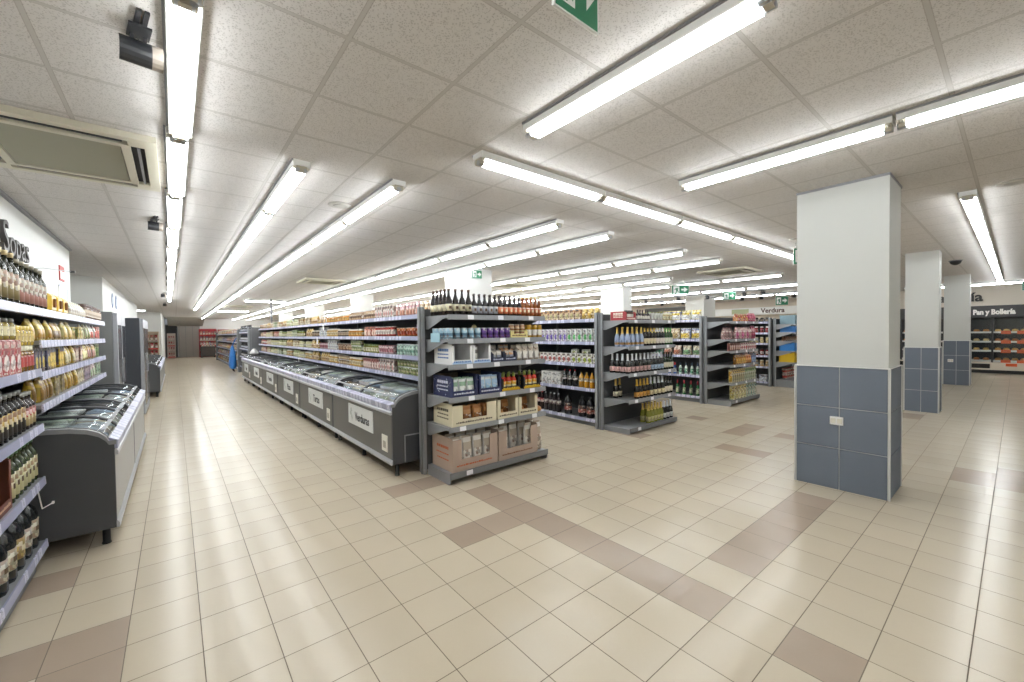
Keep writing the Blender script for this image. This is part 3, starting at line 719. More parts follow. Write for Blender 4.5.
BOT = {'beer': (.245, .0305, [(.92, 0), (1, .03), (1, .52), (.9, .6), (.42, .74), (.36, .93), (.4, .94), (.42, 1)], (.1, .44), .93),
       'bigbeer': (.285, .036, [(.92, 0), (1, .03), (1, .52), (.9, .6), (.42, .76), (.36, .93), (.42, .94), (.42, 1)], (.16, .42), .93),
       'wine': (.30, .038, [(.94, 0), (1, .02), (1, .58), (.85, .66), (.42, .74), (.38, .97), (.4, .98), (.4, 1)], (.12, .42), .78),
       'cava': (.315, .045, [(.9, 0), (1, .03), (1, .42), (.88, .52), (.42, .72), (.34, .93), (.4, .94), (.4, 1)], (.1, .34), .66),
       'oil': (.27, .04, [(.92, 0), (1, .03), (1, .6), (.8, .7), (.4, .8), (.35, .9), (.4, .9), (.4, 1)], (.12, .55), .9),
       'tall': (.30, .035, [(.95, 0), (1, .02), (1, .66), (.7, .74), (.4, .8), (.38, .92), (.45, .92), (.45, 1)], (.1, .6), .92),
       'soda': (.33, .046, [(.85, 0), (1, .03), (.94, .3), (1, .42), (1, .62), (.75, .75), (.32, .9), (.3, .93), (.36, .93), (.36, 1)], (.4, .62), .93),
       'jug': (.32, .072, [(.95, 0), (1, .03), (.97, .35), (1, .62), (.8, .76), (.38, .86), (.3, .92), (.4, .92), (.4, 1)], (.2, .55), .92),
       'spray': (.25, .036, [(.95, 0), (1, .02), (1, .55), (.7, .68), (.4, .74), (.5, .76), (.5, .9), (.3, 1)], (.12, .5), .75)}
def bottle(style, body, cap, label, parts=False, label2=None, h=None, n=10):
    hh, r, prof, (la, lb), capz = BOT[style]
    if h: hh = h
    mb_, mc, ml = G_(body), M(cap, .35), P_(label)
    def rad(z):
        for (r0, z0), (r1, z1) in zip(prof, prof[1:]):
            if z <= z1: return r0+(r1-r0)*((z-z0)/max(1e-6, z1-z0))
        return prof[-1][0]
    lab_prof = [(la, ml)] + ([((la+lb)/2, P_(label2))] if label2 else []) + [(lb, None)]
    if parts:
        body_p = [(r*a, r*a, hh*z, mb_) for a, z in prof if z < capz+.005]
        zc = capz
        root = MB().loft(body_p, n)
        c = MB().loft([(r*rad(zc)*1.12, r*rad(zc)*1.12, hh*zc-.002, mc)] + [(r*a*1.12, r*a*1.12, hh*z+.002, mc) for a, z in prof if z > zc+.004], n)
        pts = sorted({la, lb} | {z for a, z in prof if la < z < lb} | ({(la+lb)/2} if label2 else set()))
        l = MB().loft([(r*rad(z)*1.02+.0006, r*rad(z)*1.02+.0006, hh*z, P_(label2) if label2 and z < (la+lb)/2-1e-6 else ml) for z in pts], n)
        # pictured mark in the middle of the label, on the front
        lz = hh*(la+lb)/2; rr = r*rad((la+lb)/2)+.002
        mk = M('#55402a' if sum(rgb(label)[:3]) > 1.2 else '#d8cfae', .5)
        k = MB(); vs = []
        for i in range(9):
            a = R(-90-26+52*i/8); vs.append((rr*math.cos(a)*1.01, rr*math.sin(a)*1.01, lz-.016)); 
        for i in range(9):
            a = R(-90-26+52*i/8); vs.append((rr*math.cos(a)*1.01, rr*math.sin(a)*1.01, lz+.016))
        k.add(vs, [(i, i+1, i+10, i+9) for i in range(8)], mk)
        return [(root.mesh('bottle'), None), (c.mesh('cap'), 'cap'), (l.mesh('label'), 'label'), (k.mesh('label_print'), 'label_print')]
    zs = sorted({z for a, z in prof} | {la, lb, capz} | ({(la+lb)/2} if label2 else set()))
    pr = []
    for z in zs:
        mt = mb_
        if la <= z < lb-1e-6: mt = P_(label2) if label2 and z >= (la+lb)/2-1e-6 else ml
        if z >= capz-1e-6: mt = mc
        pr.append((r*rad(z), r*rad(z), hh*z, mt))
    return [(MB().loft(pr, n).mesh('bottle'), None)]
def can(r, h, label, band, rim='#b9bbbf', n=10):
    a, b, c = P_(label), P_(band), M(rim, .3, .7)
    return [(MB().loft([(r*.86, r*.86, 0, c), (r, r, h*.05, a), (r, r, h*.3, b), (r, r, h*.55, a), (r, r, h*.94, c), (r*.88, r*.88, h, c)], n).mesh('can'), None)]
def jar(r, h, glass, lid, label, n=10, sq=1.0):
    g, l, p = G_(glass), M(lid, .35), P_(label)
    return [(MB().loft([(r*.9, r*.9, 0, g), (r, r, h*.06, g), (r, r, h*.18, p), (r, r, h*.62, g), (r, r, h*.72, g), (r*.8, r*.8, h*.8, l), (r*.84, r*.84, h*.81, l), (r*.84, r*.84, h, l)], n, sq).mesh('jar'), None)]
def cup(r, h, body, lid, band, n=10):
    a, b, c = P_(body), P_(lid), P_(band)
    return [(MB().loft([(r*.74, r*.74, 0, a), (r*.8, r*.8, h*.22, c), (r*.92, r*.92, h*.68, a), (r*.98, r*.98, h*.94, b), (r*1.03, r*1.03, h*.95, b), (r*1.03, r*1.03, h, b)], n).mesh('cup'), None)]
def carton(w, d, h, base, band, pic, txt='#3c3c40', n=0):
    """printed board box: band across the top, round picture and lines of print on the front"""
    B, A, C, X = P_(base), P_(band), P_(pic), P_(txt)
    mb = MB().bbox(-w/2, w/2, -d/2, d/2, 0, h, B, min(.004, w*.08))
    y = -d/2; e = .0012
    q = lambda x0, x1, z0, z1, mt, k=1: mb.add([(x0, y-e*k, z0), (x1, y-e*k, z0), (x1, y-e*k, z1), (x0, y-e*k, z1)], [(0, 1, 2, 3)], mt)
    q(-w*.47, w*.47, h*.70, h*.94, A)
    q(-w*.3, w*.3, h*.77, h*.87, X, 2)
    m_ = 8; cz = h*.36; rx, rz = w*.36, h*.24
    mb.add([(rx*math.cos(i*math.tau/m_), y-e, cz+rz*math.sin(i*math.tau/m_)) for i in range(m_)], [tuple(range(m_))], C)
    q(-w*.4, w*.1, h*.05, h*.1, X)
    for sx in (-1, 1): mb.add([(sx*(w/2+e), -d*.4, h*.1), (sx*(w/2+e), d*.4, h*.1), (sx*(w/2+e), d*.4, h*.85), (sx*(w/2+e), -d*.4, h*.85)], [(0, 1, 2, 3)], A)
    return [(mb.mesh('carton'), None)]
def packet(w, d, h, base, band, pic, n=12, plain=False):
    """pillow bag with a crimped top seam"""
    B, A, C = printed(base, .3), printed(band, .3), printed(pic, .3)
    if plain: B, A = M(base, .4), M(band, .4)
    W, D_ = w/2, d/2
    return [(MB().loft([(W*.92, D_*.75, 0, (B, A)), (W, D_, h*.1, (B, C)), (W*.98, D_*1.02, h*.32, (B, C)), (W*.96, D_*.9, h*.55, (B, A)), (W*.95, D_*.55, h*.78, (B, B)), (W*.97, D_*.12, h*.92, A), (W*.97, D_*.06, h, A)], n, .6).mesh('packet'), None)]
def pouch_lying(w, d, h, base, pic, n=12):
    B, C = M(base, .3), M(pic, .3)
    return [(MB().loft([(w/2*.9, d/2*.8, 0, (B, C)), (w/2, d/2, h*.3, (B, C)), (w/2*.95, d/2*.9, h*.7, (B, C)), (w/2*.5, d/2*.6, h, B)], n, .5).mesh('pouch'), None)]
def tray(w, d, h, col, front_h, txt=None, txt_col='#333333', cut=.62, band=None):
    """open fronted display carton: floor, back, sides with stepped top, low front lip, print on the front and side"""
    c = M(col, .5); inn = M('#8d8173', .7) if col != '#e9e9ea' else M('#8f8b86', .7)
    t = .006; mb = MB()
    mb.box(-w/2, w/2, -d/2, d/2, 0, t, c)
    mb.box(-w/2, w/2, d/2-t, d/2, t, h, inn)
    for sx in (-1, 1):
        xa = -w/2 if sx < 0 else w/2-t
        mb.prism([(-d/2, t), (d/2-t, t), (d/2-t, h), (-d/2+.02, h), (-d/2, h-.02)], 'x', xa, xa+t, c)
    mb.box(-w/2+t, w/2-t, -d/2, -d/2+t, t, front_h, c)
    p = (1-cut)/2*w
    for x0, x1 in ((-w/2+t, -w/2+p), (w/2-p, w/2-t)): mb.box(x0, x1, -d/2, -d/2+t, front_h, h-.02, c)
    parts = [(mb.mesh('display_carton'), None)]
    pr = MB(); X = M(txt_col, .5)
    if band:
        Bd = M(band, .5)
        pr.box(-w/2+.002, w/2-.002, -d/2-.0012, -d/2, .004, front_h*.5, Bd)
    random.seed(int(w*1000+d*100))
    x = -w*.42
    while x < w*.36:
        l = random.uniform(.012, .03); pr.box(x, min(x+l, w*.42), -d/2-.002, -d/2-.0012, front_h*.42, front_h*.42+random.uniform(.012, .02), X); x += l+.006
    for k in range(3):
        z = h*(.3+.17*k); y = -d*.3
        while y < d*.25:
            l = random.uniform(.02, .05); pr.box(-w/2-.0012, -w/2, y, min(y+l, d*.3), z, z+(.03 if k == 2 else .014), X); y += l+.008
    parts.append((pr.mesh('carton_print'), 'carton_print'))
    return parts
def crate(w, d, h, col):
    c = M(col, .4); t = .012; mb = MB()
    mb.box(-w/2, w/2, -d/2, d/2, 0, t, c)
    for x0, x1, y0, y1 in ((-w/2, w/2, -d/2, -d/2+t), (-w/2, w/2, d/2-t, d/2), (-w/2, -w/2+t, -d/2+t, d/2-t), (w/2-t, w/2, -d/2+t, d/2-t)): mb.box(x0, x1, y0, y1, t, h, c)
    rm = MB(); e = .012
    for x0, x1, y0, y1 in ((-w/2-e, w/2+e, -d/2-e, -d/2), (-w/2-e, w/2+e, d/2, d/2+e), (-w/2-e, -w/2, -d/2, d/2), (w/2, w/2+e, -d/2, d/2)): rm.box(x0, x1, y0, y1, h-.03, h, c)
    rb = MB(); D2 = M(col, .6)
    for k in range(4):
        x = -w/2+w*(k+.5)/4; rb.box(x-.03, x+.03, -d/2-.006, -d/2, h*.15, h*.6, D2)
    return [(mb.mesh('crate'), None), (rm.mesh('rim'), 'rim'), (rb.mesh('rib'), 'rib')]
COUNT = {}
def put(pm, name, cat, label, loc, rz, group=None, yaw_j=.0):
    root = obj(name, pm[0][0], None, loc, rz+random.uniform(-yaw_j, yaw_j))
    tag(root, label, cat, group)
    for me, pn in pm[1:]: obj(pn, me, root)
    COUNT[name] = COUNT.get(name, 0)+1
    return root
def row(pm, name, cat, desc, where, pts, rz, end='left', extra='', yaw_j=.06):
    """pts in order along the row"""
    for i, p in enumerate(pts):
        lab = f'{desc}, {ORD[i]} from {end}{extra}, {where}' if len(pts) > 1 else f'{desc}{extra}, {where}'
        put(pm, name, cat, lab, p, rz, f'{desc}{extra}, {where}', yaw_j)
def xs(a, b, n): return [a+(b-a)*i/(n-1) for i in range(n)] if n > 1 else [(a+b)/2]
def end_row(pm, name, cat, desc, where, xlist, z, y=2.53, deep=0, dstep=.08, dcols=2):
    row(pm, name, cat, desc, where, [(x, y, z) for x in xlist], 0, 'left')
    for k in range(deep):      # the columns at the open left side show their rows behind
        row(pm, name, cat, desc, where, [(x, y+dstep*(k+1), z) for x in xlist[:dcols]], 0, 'left', f', row {("two", "three", "four", "five")[k]}')

# ---- end display one, top shelf
Wd = 'top shelf of snack display'
bb = bottle('bigbeer', '#1d1512', '#5a4230', '#d9d2b4', True)
end_row(bb, 'beer_bottle', 'bottle', 'large dark beer bottle, cream label', Wd, [.66, .745, .83, .915], E1[0]+.001, 2.52, 4, .085, 1)
sb = bottle('beer', '#1a1412', '#4a4038', '#b9bcc8', True)
end_row(sb, 'beer_bottle', 'bottle', 'small dark beer bottle, silver label', Wd, xs(.99, 1.29, 5), E1[0]+.001, 2.52)
end_row(sb, 'beer_bottle', 'bottle', 'small dark beer bottle, silver label behind', Wd, xs(1.03, 1.33, 5), E1[0]+.001, 2.59)
ob = bottle('beer', '#221512', '#3c3330', '#d9794f', True)
end_row(ob, 'beer_bottle', 'bottle', 'dark beer bottle with orange label', Wd, xs(1.37, 1.66, 5), E1[0]+.001, 2.52)
end_row(ob, 'beer_bottle', 'bottle', 'dark beer bottle with orange label behind', Wd, xs(1.40, 1.64, 4), E1[0]+.001, 2.59)
ab = bottle('beer', '#8a4a1f', '#cfc08a', '#b06a42', True)
end_row(ab, 'beer_bottle', 'bottle', 'amber bottle with red label, pale neck', Wd, xs(1.73, 2.0, 5), E1[0]+.001, 2.52)
end_row(ab, 'beer_bottle', 'bottle', 'amber bottle with red label behind', Wd, xs(1.76, 1.99, 4), E1[0]+.001, 2.59)
# ---- second shelf
Wd = 'second shelf of snack display'
c1_ = can(.036, .125, '#9fc0d2', '#5c7f96')
end_row(c1_, 'drink_can', 'can', 'pale blue drink can', Wd, xs(.665, 1.03, 5), E1[1]+.001, 2.515, 4, .08, 1)
c1b = can(.036, .125, '#8fb6cc', '#8f7a66')
c2_ = can(.036, .125, '#6a4596', '#432a68')
end_row(c2_, 'drink_can', 'can', 'purple drink can', Wd, xs(1.115, 1.46, 5), E1[1]+.001, 2.515)
end_row(c2_, 'drink_can', 'can', 'purple drink can behind', Wd, xs(1.115, 1.46, 5), E1[1]+.001, 2.595)
cj = jar(.036, .085, '#8a5a3a', '#c9b98a', '#d9c7a8')
tr = tray(.27, .2, .10, '#d9c98a', .05, True, '#6b4a2a')
put(tr, 'display_carton', 'carton', 'shallow cream carton of small jars, second shelf of snack display', (1.63, 2.58, E1[1]+.001), 0)
end_row(cj, 'food_jar', 'jar', 'small brown jar inside cream carton', Wd, [1.545, 1.63, 1.715], E1[1]+.008, 2.535)
end_row(jar(.036, .075, '#9a6a48', '#d6c8b4', '#c8ab8c'), 'food_jar', 'jar', 'small brown jar stacked above', Wd, [1.545, 1.63, 1.715], E1[1]+.094, 2.535)
end_row(jar(.034, .16, '#a8812e', '#b98f35', '#e3e0d8'), 'food_jar', 'jar', 'tall golden jar with white label', Wd, xs(1.82, 2.0, 3), E1[1]+.001, 2.52)
end_row(jar(.034, .16, '#a8812e', '#b98f35', '#e3e0d8'), 'food_jar', 'jar', 'tall golden jar standing behind', Wd, xs(1.82, 2.0, 3), E1[1]+.001, 2.6)
tg = put([(MB().box(-.004, .004, -.1, .1, 0, .10, M('#a9cfdb', .4)).mesh('shelf_card'), None)], 'shelf_card', 'card', 'light blue promotional card at the open side of the second display shelf', (.598, 2.72, E1[1]-.03), 0)
sk = put([(MB().loft([(.035, .035, 0, M('#b9ab7a', .5)), (.035, .035, .004, M('#b9ab7a', .5))], 14).mesh('tag_disc'), None)], 'tag_disc', 'tag', 'round beige tag hanging above the blue cans', (1.04, 2.6, 1.70), 0); sk.rotation_euler = (R(90), 0, 0)
obj('tag_string', MB().tube([(0, .03, 0), (0, .106, -.0)], .002, BLACK), sk)
# ---- third shelf
Wd = 'third shelf of snack display'
for i, (x, wd) in enumerate(((.80, .27), (1.065, .25))):
    put(tray(wd-.006, .40, .225, '#e9e9ea', .05, True, '#3f6fb0', .78, '#a9c3e2'), 'display_carton', 'carton', ('white display carton with blue print, open front, nearest the side', 'white display carton half empty, beside the blue printed one')[i], (x, 2.68, E1[2]+.001), 0)
put(packet(.09, .05, .19, '#e6e6e4', '#6d6a66', '#c9c6c2', 12, True), 'snack_packet', 'packet', 'single white snack packet left inside the half empty white carton', (1.01, 2.56, E1[2]+.008), 0)
for i, x in enumerate((1.31, 1.50)):
    put(tray(.18, .3, .12, '#2a3048', .055, True, '#b9c0d4', .8), 'display_carton', 'carton', f'navy snack tray on the third display shelf, {ORD[i]} from left', (x, 2.64, E1[2]+.001), 0)
    for k, dx in enumerate((-.04, .04)):
        for r in range(2):
            put(packet(.078, .055, .13+.06*r, '#cfc8bf', '#d9a77a' if i else '#b9b4ae', '#8a8f9c'), 'snack_packet', 'packet', f'pale snack packet in the {("first", "second")[i]} navy tray, {("front", "rear")[r]} {("left", "right")[k]}', (x+dx, 2.55+r*.1, E1[2]+.008), 0)
end_row(packet(.085, .06, .2, '#d8d2c8', '#c6b8a6', '#e0ddd6'), 'snack_packet', 'packet', 'tall cream snack packet', Wd, xs(1.66, 1.95, 4), E1[2]+.001, 2.54)
end_row(packet(.085, .06, .19, '#d8d2c8', '#c6b8a6', '#d89b5a'), 'snack_packet', 'packet', 'cream snack packet standing behind', Wd, xs(1.66, 1.95, 4), E1[2]+.001, 2.64)
# ---- fourth shelf
Wd = 'fourth shelf of snack display'
nav = []
for i, (x0, x1, lab) in enumerate(((.655, 1.0, 'navy patterned display carton with white and green bags'), (1.02, 1.34, 'navy display carton with white and blue bags'))):
    wd = x1-x0
    pm = tray(wd-.006, .42, .235, '#2b3157', .07, True, '#cfd3e0', .86)
    dots = MB(); random.seed(3)
    for k in range(26):
        y = random.uniform(-.19, .19); z = random.uniform(.02, .2); r = random.uniform(.006, .011)
        dots.add([(-wd/2+.003-.0015, y-r, z), (-wd/2+.003-.0015, y, z-r), (-wd/2+.003-.0015, y+r, z), (-wd/2+.003-.0015, y, z+r)], [(0, 1, 2, 3)], P_('#aab2cc'))
    pm.append((dots.mesh('dot_pattern'), 'dot_pattern'))
    put(pm, 'display_carton', 'carton', f'{lab}, fourth shelf', ((x0+x1)/2, 2.69, E1[3]+.001), 0)
    for k in range(3):
        for r in range(2):
            put(packet(.095, .07, .2, '#dfe3e2', ('#8fae94', '#a9c4dd')[i], ('#e9ebe6', '#9fc0dc')[i], 12, True), 'snack_packet', 'packet', f'{("green", "blue")[i]} and white snack bag, {ORD[k]} of {("front", "rear")[r]} row in navy carton', (x0+.065+k*(wd-.13)/2, 2.55+r*.09, E1[3]+.008), 0)
for i, x in enumerate((1.505, 1.85)):
    put(tray(.285, .32, .17, '#1b1b1d', .055, True, '#d9b52e', .8, '#c99b1e'), 'display_carton', 'carton', f'black display carton of red and yellow bottles, {ORD[i]} from left', (x, 2.66, E1[3]+.001), 0)
    for k in range(3):
        for r in range(2):
            put(bottle('spray', '#c23a2c', '#7a8a3a', '#e6d9a8', False, '#d9a52c', .21), 'sauce_bottle', 'bottle', f'red sauce bottle, {ORD[k]} of {("front", "rear")[r]} row in the {("first", "second")[i]} black carton', (x-.085+k*.085, 2.56+r*.09, E1[3]+.008), 0)
# ---- fifth shelf: cream cartons with bread bags
for i, (x0, x1, lab) in enumerate(((.655, 1.26, 'long cream carton of brown bread bags on the fifth display shelf'), (1.275, 1.60, 'first small cream carton of toasted bread beside the long one'), (1.605, 1.92, 'second small cream carton of toasted bread beside the long one'))):
    wd = x1-x0
    put(tray(wd-.006, .42, .25, '#d8cfb4', .075, True, '#5a5246', .55 if i == 0 else .72), 'display_carton', 'carton', lab, ((x0+x1)/2, 2.69, E1[4]+.001), 0)
    n = 4 if i == 0 else 2
    for k in range(n):
        for r in range(2):
            if i and r == 0 and k == 1: continue
            put(packet(.115, .075, (.2, .19)[r] if i == 0 or r else .09, '#a8703c', '#b98550', '#8f5b2e', 12, True), 'bread_bag', 'bread', f'brown bread bag, {ORD[k]} of {("front", "rear")[r]} row in the {("long", "first small", "second small")[i]} cream carton', (x0+.085+k*(wd-.17)/(n-1), 2.56+r*.1, E1[4]+.008), 0)
put(pouch_lying(.12, .3, .08, '#a8703c', '#b98550'), 'bread_bag', 'bread', 'loose brown bread bag lying at the right end of the fifth display shelf', (1.975, 2.65, E1[4]+.001), 0)
# ---- base shelf: kraft cartons
for i, (x0, x1, lab) in enumerate(((.645, 1.26, 'brown kraft carton of white bags at the open side of the base shelf'), (1.275, 1.90, 'brown kraft carton half empty, second on the base shelf'))):
    wd = x1-x0
    put(tray(wd-.006, .46, .37, '#ab9789', .13, True, '#b5552a' if i == 0 else '#7a4a2a', .62), 'display_carton', 'carton', lab, ((x0+x1)/2, 2.695, .116), 0)
    n = 4
    for k in range(n):
        for r in range(2):
            if i and (k in (1, 2) and r == 0): continue
            put(packet(.125, .085, (.36, .37)[r], '#e0dcd6', '#b9ac9c', '#d2cbc2', 12, True), 'bread_bag', 'bread', f'white paper bread bag, {ORD[k]} of {("front", "rear")[r]} row in the {("first", "second")[i]} kraft carton', (x0+.09+k*(wd-.18)/(n-1), 2.56+r*.12, .124), 0)
for k in range(3):
    put(packet(.13, .10, .38, '#e3dfd9', '#b0a08e', '#c6b8a8', 12, True), 'bread_bag', 'bread', f'white paper bread bag standing outside the kraft cartons, {ORD[k]} from the front', (1.965, 2.56+k*.13, .116), R(6))
put(packet(.14, .06, .40, '#dedad5', '#e6e2dc', '#dedad5'), 'bread_bag', 'bread', 'white paper bread bag behind the first kraft carton', (.72, 2.958-.06, .49-.374), 0) if False else None

# ---- end display two: sparkling wine
E2 = [1.81, 1.385, .955, .53]
Wd = 'top shelf of wine display'
pc = tray(.27, .3, .14, '#9a2f35', .05, True, '#e0d8c8', .8)
put(pc, 'display_carton', 'carton', 'red topped carton at the open side, top shelf of wine display', (4.02, 2.68, E2[0]+.001), 0)
end_row(jar(.035, .15, '#5a3a34', '#3a3433', '#d8d2c8'), 'food_jar', 'jar', 'dark jar inside red carton', Wd, [3.95, 4.03, 4.1], E2[0]+.008, 2.58)
end_row(bottle('beer', '#2a201e', '#2a2624', '#d6d0c8', False, None, .17), 'beer_bottle', 'bottle', 'squat dark bottle with white label', Wd, xs(4.2, 4.5, 5), E2[0]+.001)
put(carton(.28, .2, .13, '#e3dcd4', '#b53a38', '#b53a38'), 'food_carton', 'carton', 'white and red striped pack on the wine display top shelf', (4.42, 2.72, E2[0]+.02), 0) if False else None
row(can(.04, .11, '#c9403c', '#e6dcd4'), 'food_tin', 'tin', 'red banded tin', Wd, [(x, 2.62, E2[0]+.001) for x in xs(4.26, 4.5, 3)], 0)
end_row(cup(.045, .14, '#e3e3e0', '#6fae3c', '#d0d0cc'), 'yogurt_cup', 'cup', 'white cup with green lid', Wd, xs(4.6, 4.88, 4), E2[0]+.001)
end_row(jar(.04, .13, '#b9ab82', '#d9d2b8', '#cfc8a8'), 'food_jar', 'jar', 'pale jar with cream lid', Wd, xs(4.97, 5.2, 3), E2[0]+.001)
Wd = 'second shelf of wine display'
w1 = bottle('cava', '#8f9db8', '#c9aa58', '#b08850', False, '#8a9ab8')
end_row(w1, 'sparkling_wine_bottle', 'bottle', 'blue wrapped sparkling wine, gold neck', Wd, xs(3.93, 4.3, 4), E2[1]+.001, 2.53, 2, .1, 1)
end_row(bottle('wine', '#241d16', '#cfae5a', '#d8cba8'), 'wine_bottle', 'bottle', 'dark wine bottle, gold neck', Wd, xs(4.4, 4.68, 4), E2[1]+.001)
end_row(bottle('wine', '#20201e', '#c9ccd2', '#d9cdc4'), 'wine_bottle', 'bottle', 'dark wine bottle, silver neck', Wd, xs(4.77, 4.95, 3), E2[1]+.001)
end_row(bottle('wine', '#2f4a2c', '#4f9a45', '#d6d6c4'), 'wine_bottle', 'bottle', 'green bottle with green neck', Wd, xs(5.04, 5.21, 3), E2[1]+.001)
Wd = 'third shelf of wine display'
w2 = bottle('cava', '#191a17', '#cdd0d6', '#d0a8a4')
end_row(w2, 'sparkling_wine_bottle', 'bottle', 'black sparkling wine, silver neck, pink label', Wd, xs(3.93, 4.5, 6), E2[2]+.001, 2.53, 3, .1, 1)
end_row(bottle('cava', '#191a17', '#cdd0d6', '#a9c0d8'), 'sparkling_wine_bottle', 'bottle', 'black sparkling wine, silver neck, blue label', Wd, xs(4.6, 4.9, 4), E2[2]+.001)
end_row(bottle('wine', '#1f2a1c', '#15180f', '#d8d4bc'), 'wine_bottle', 'bottle', 'dark green wine bottle, white label', Wd, xs(4.995, 5.235, 4), E2[2]+.001)
Wd = 'fourth shelf of wine display'
end_row(bottle('cava', '#15130f', '#c9a23f', '#c08a3a'), 'sparkling_wine_bottle', 'bottle', 'black sparkling wine with gold label', Wd, xs(4.17, 4.47, 4), E2[3]+.001)
row(bottle('cava', '#15130f', '#b99a4a', '#d8d0b4'), 'sparkling_wine_bottle', 'bottle', 'black sparkling wine standing at the back', Wd, [(x, 2.82, E2[3]+.001) for x in (4.0, 4.105)], 0)
end_row(bottle('cava', '#1a1a17', '#cfd2d6', '#d8cba0'), 'sparkling_wine_bottle', 'bottle', 'black sparkling wine with silver neck, cream label', Wd, xs(4.57, 4.93, 4), E2[3]+.001)
end_row(bottle('wine', '#161a14', '#1d201a', '#d4cbb4'), 'wine_bottle', 'bottle', 'nearly black wine bottle', Wd, xs(5.01, 5.2, 3), E2[3]+.001)
Wd = 'base shelf of wine display'
end_row(bottle('cava', '#7f7f35', '#c9a94a', '#b5ad72'), 'sparkling_wine_bottle', 'bottle', 'yellow green sparkling wine, gold neck', Wd, xs(4.5, 4.88, 5), .086)
end_row(bottle('cava', '#1a1c17', '#d2d4d8', '#d0d2cc'), 'sparkling_wine_bottle', 'bottle', 'black sparkling wine, white label', Wd, xs(4.98, 5.19, 3), .086)
row(bottle('cava', '#7f7f35', '#c9a94a', '#b5ad72'), 'sparkling_wine_bottle', 'bottle', 'yellow green sparkling wine in the row behind', Wd, [(x, 2.64, .086) for x in xs(4.5, 4.88, 5)], 0)

# ---- end display three: sweets
E3 = [1.815, 1.424, 1.177, .869, .478]
Wd = 'top shelf of sweets display'
for k, x in enumerate(xs(7.98, 8.5, 5)): put(packet(.12, .1, .17, '#c98a5a', ('#c2453f', '#b99a4a')[k % 2], ('#d8a05a', '#b5423f')[k % 2]), 'sweets_bag', 'bag', f'{("red", "gold")[k % 2]} sweets bag, {ORD[k]} from left, {Wd}', (x, 2.56, E3[0]+.001), 0)
end_row(packet(.118, .1, .2, '#b8436a', '#c95a82', '#a83a5e'), 'sweets_bag', 'bag', 'pink sweets bag', Wd, xs(8.64, 8.9, 3), E3[0]+.001, 2.55)
Wd = 'second shelf of sweets display'
for k, x in enumerate(xs(7.55, 7.85, 3)): put(packet(.14, .1, .26, '#9a7a78', '#a87a80', '#8a6a66'), 'sweets_bag', 'bag', f'dusky pink sweets bag, {ORD[k]} from left, {Wd}', (x, 2.62, E3[1]+.001), 0)
for k, x in enumerate(xs(7.98, 8.66, 6)): put(packet(.122, .1, .27, '#cda8a8', ('#c77f95', '#d8c4bc')[k % 2], ('#c04f85', '#b98f8a')[k % 2]), 'sweets_bag', 'bag', f'{("bright", "pale")[k % 2]} pink sweets bag, {ORD[k]} from left, {Wd}', (x, 2.55, E3[1]+.001), 0)
end_row(packet(.105, .1, .3, '#a8325e', '#b8406c', '#9a2c54'), 'sweets_bag', 'bag', 'deep pink tall sweets bag', Wd, [8.78, 8.9], E3[1]+.001, 2.55)
Wd = 'third shelf of sweets display'
end_row(carton(.075, .06, .17, '#9a6a60', '#8a4f4a', '#c9a898'), 'food_carton', 'carton', 'reddish brown thin carton', Wd, xs(7.6, 8.05, 6), E3[2]+.001)
end_row(carton(.1, .07, .17, '#d8cdc8', '#c99aa0', '#b5464c'), 'food_carton', 'carton', 'pale carton with red picture', Wd, xs(8.16, 8.88, 7), E3[2]+.001)
Wd = 'fourth shelf of sweets display'
end_row(carton(.11, .08, .2, '#c98f35', '#b97a25', '#d8b45a'), 'food_carton', 'carton', 'golden yellow carton', Wd, xs(7.95, 8.32, 4), E3[3]+.001, 2.54)
end_row(packet(.098, .08, .2, '#d8833a', '#d0702a', '#e0a05a'), 'snack_packet', 'packet', 'orange packet', Wd, xs(8.44, 8.66, 3), E3[3]+.001, 2.54)
end_row(carton(.1, .08, .21, '#6f86b5', '#5a74a8', '#9ab0d0'), 'food_carton', 'carton', 'periwinkle blue carton', Wd, xs(8.78, 8.9, 2), E3[3]+.001, 2.54)
Wd = 'fifth shelf of sweets display'
end_row(carton(.1, .08, .29, '#b5ad8a', '#d0a838', '#8a8460'), 'food_carton', 'carton', 'tall yellow topped carton', Wd, xs(7.72, 8.26, 6), E3[4]+.001, 2.54)
end_row(carton(.1, .08, .29, '#b0b8a0', '#6fa04a', '#8f9a7a'), 'food_carton', 'carton', 'tall green topped carton', Wd, xs(8.38, 8.9, 6), E3[4]+.001, 2.54)
Wd = 'base shelf of sweets display'
end_row(carton(.13, .1, .3, '#d8cf9a', '#d0c070', '#c9c08a'), 'food_carton', 'carton', 'large pale yellow carton', Wd, xs(7.8, 8.3, 4), .106, 2.54)
end_row(carton(.11, .1, .3, '#a8bcae', '#5f9a8c', '#c9c4b0'), 'food_carton', 'carton', 'large teal topped carton', Wd, xs(8.44, 8.88, 4), .106, 2.54)
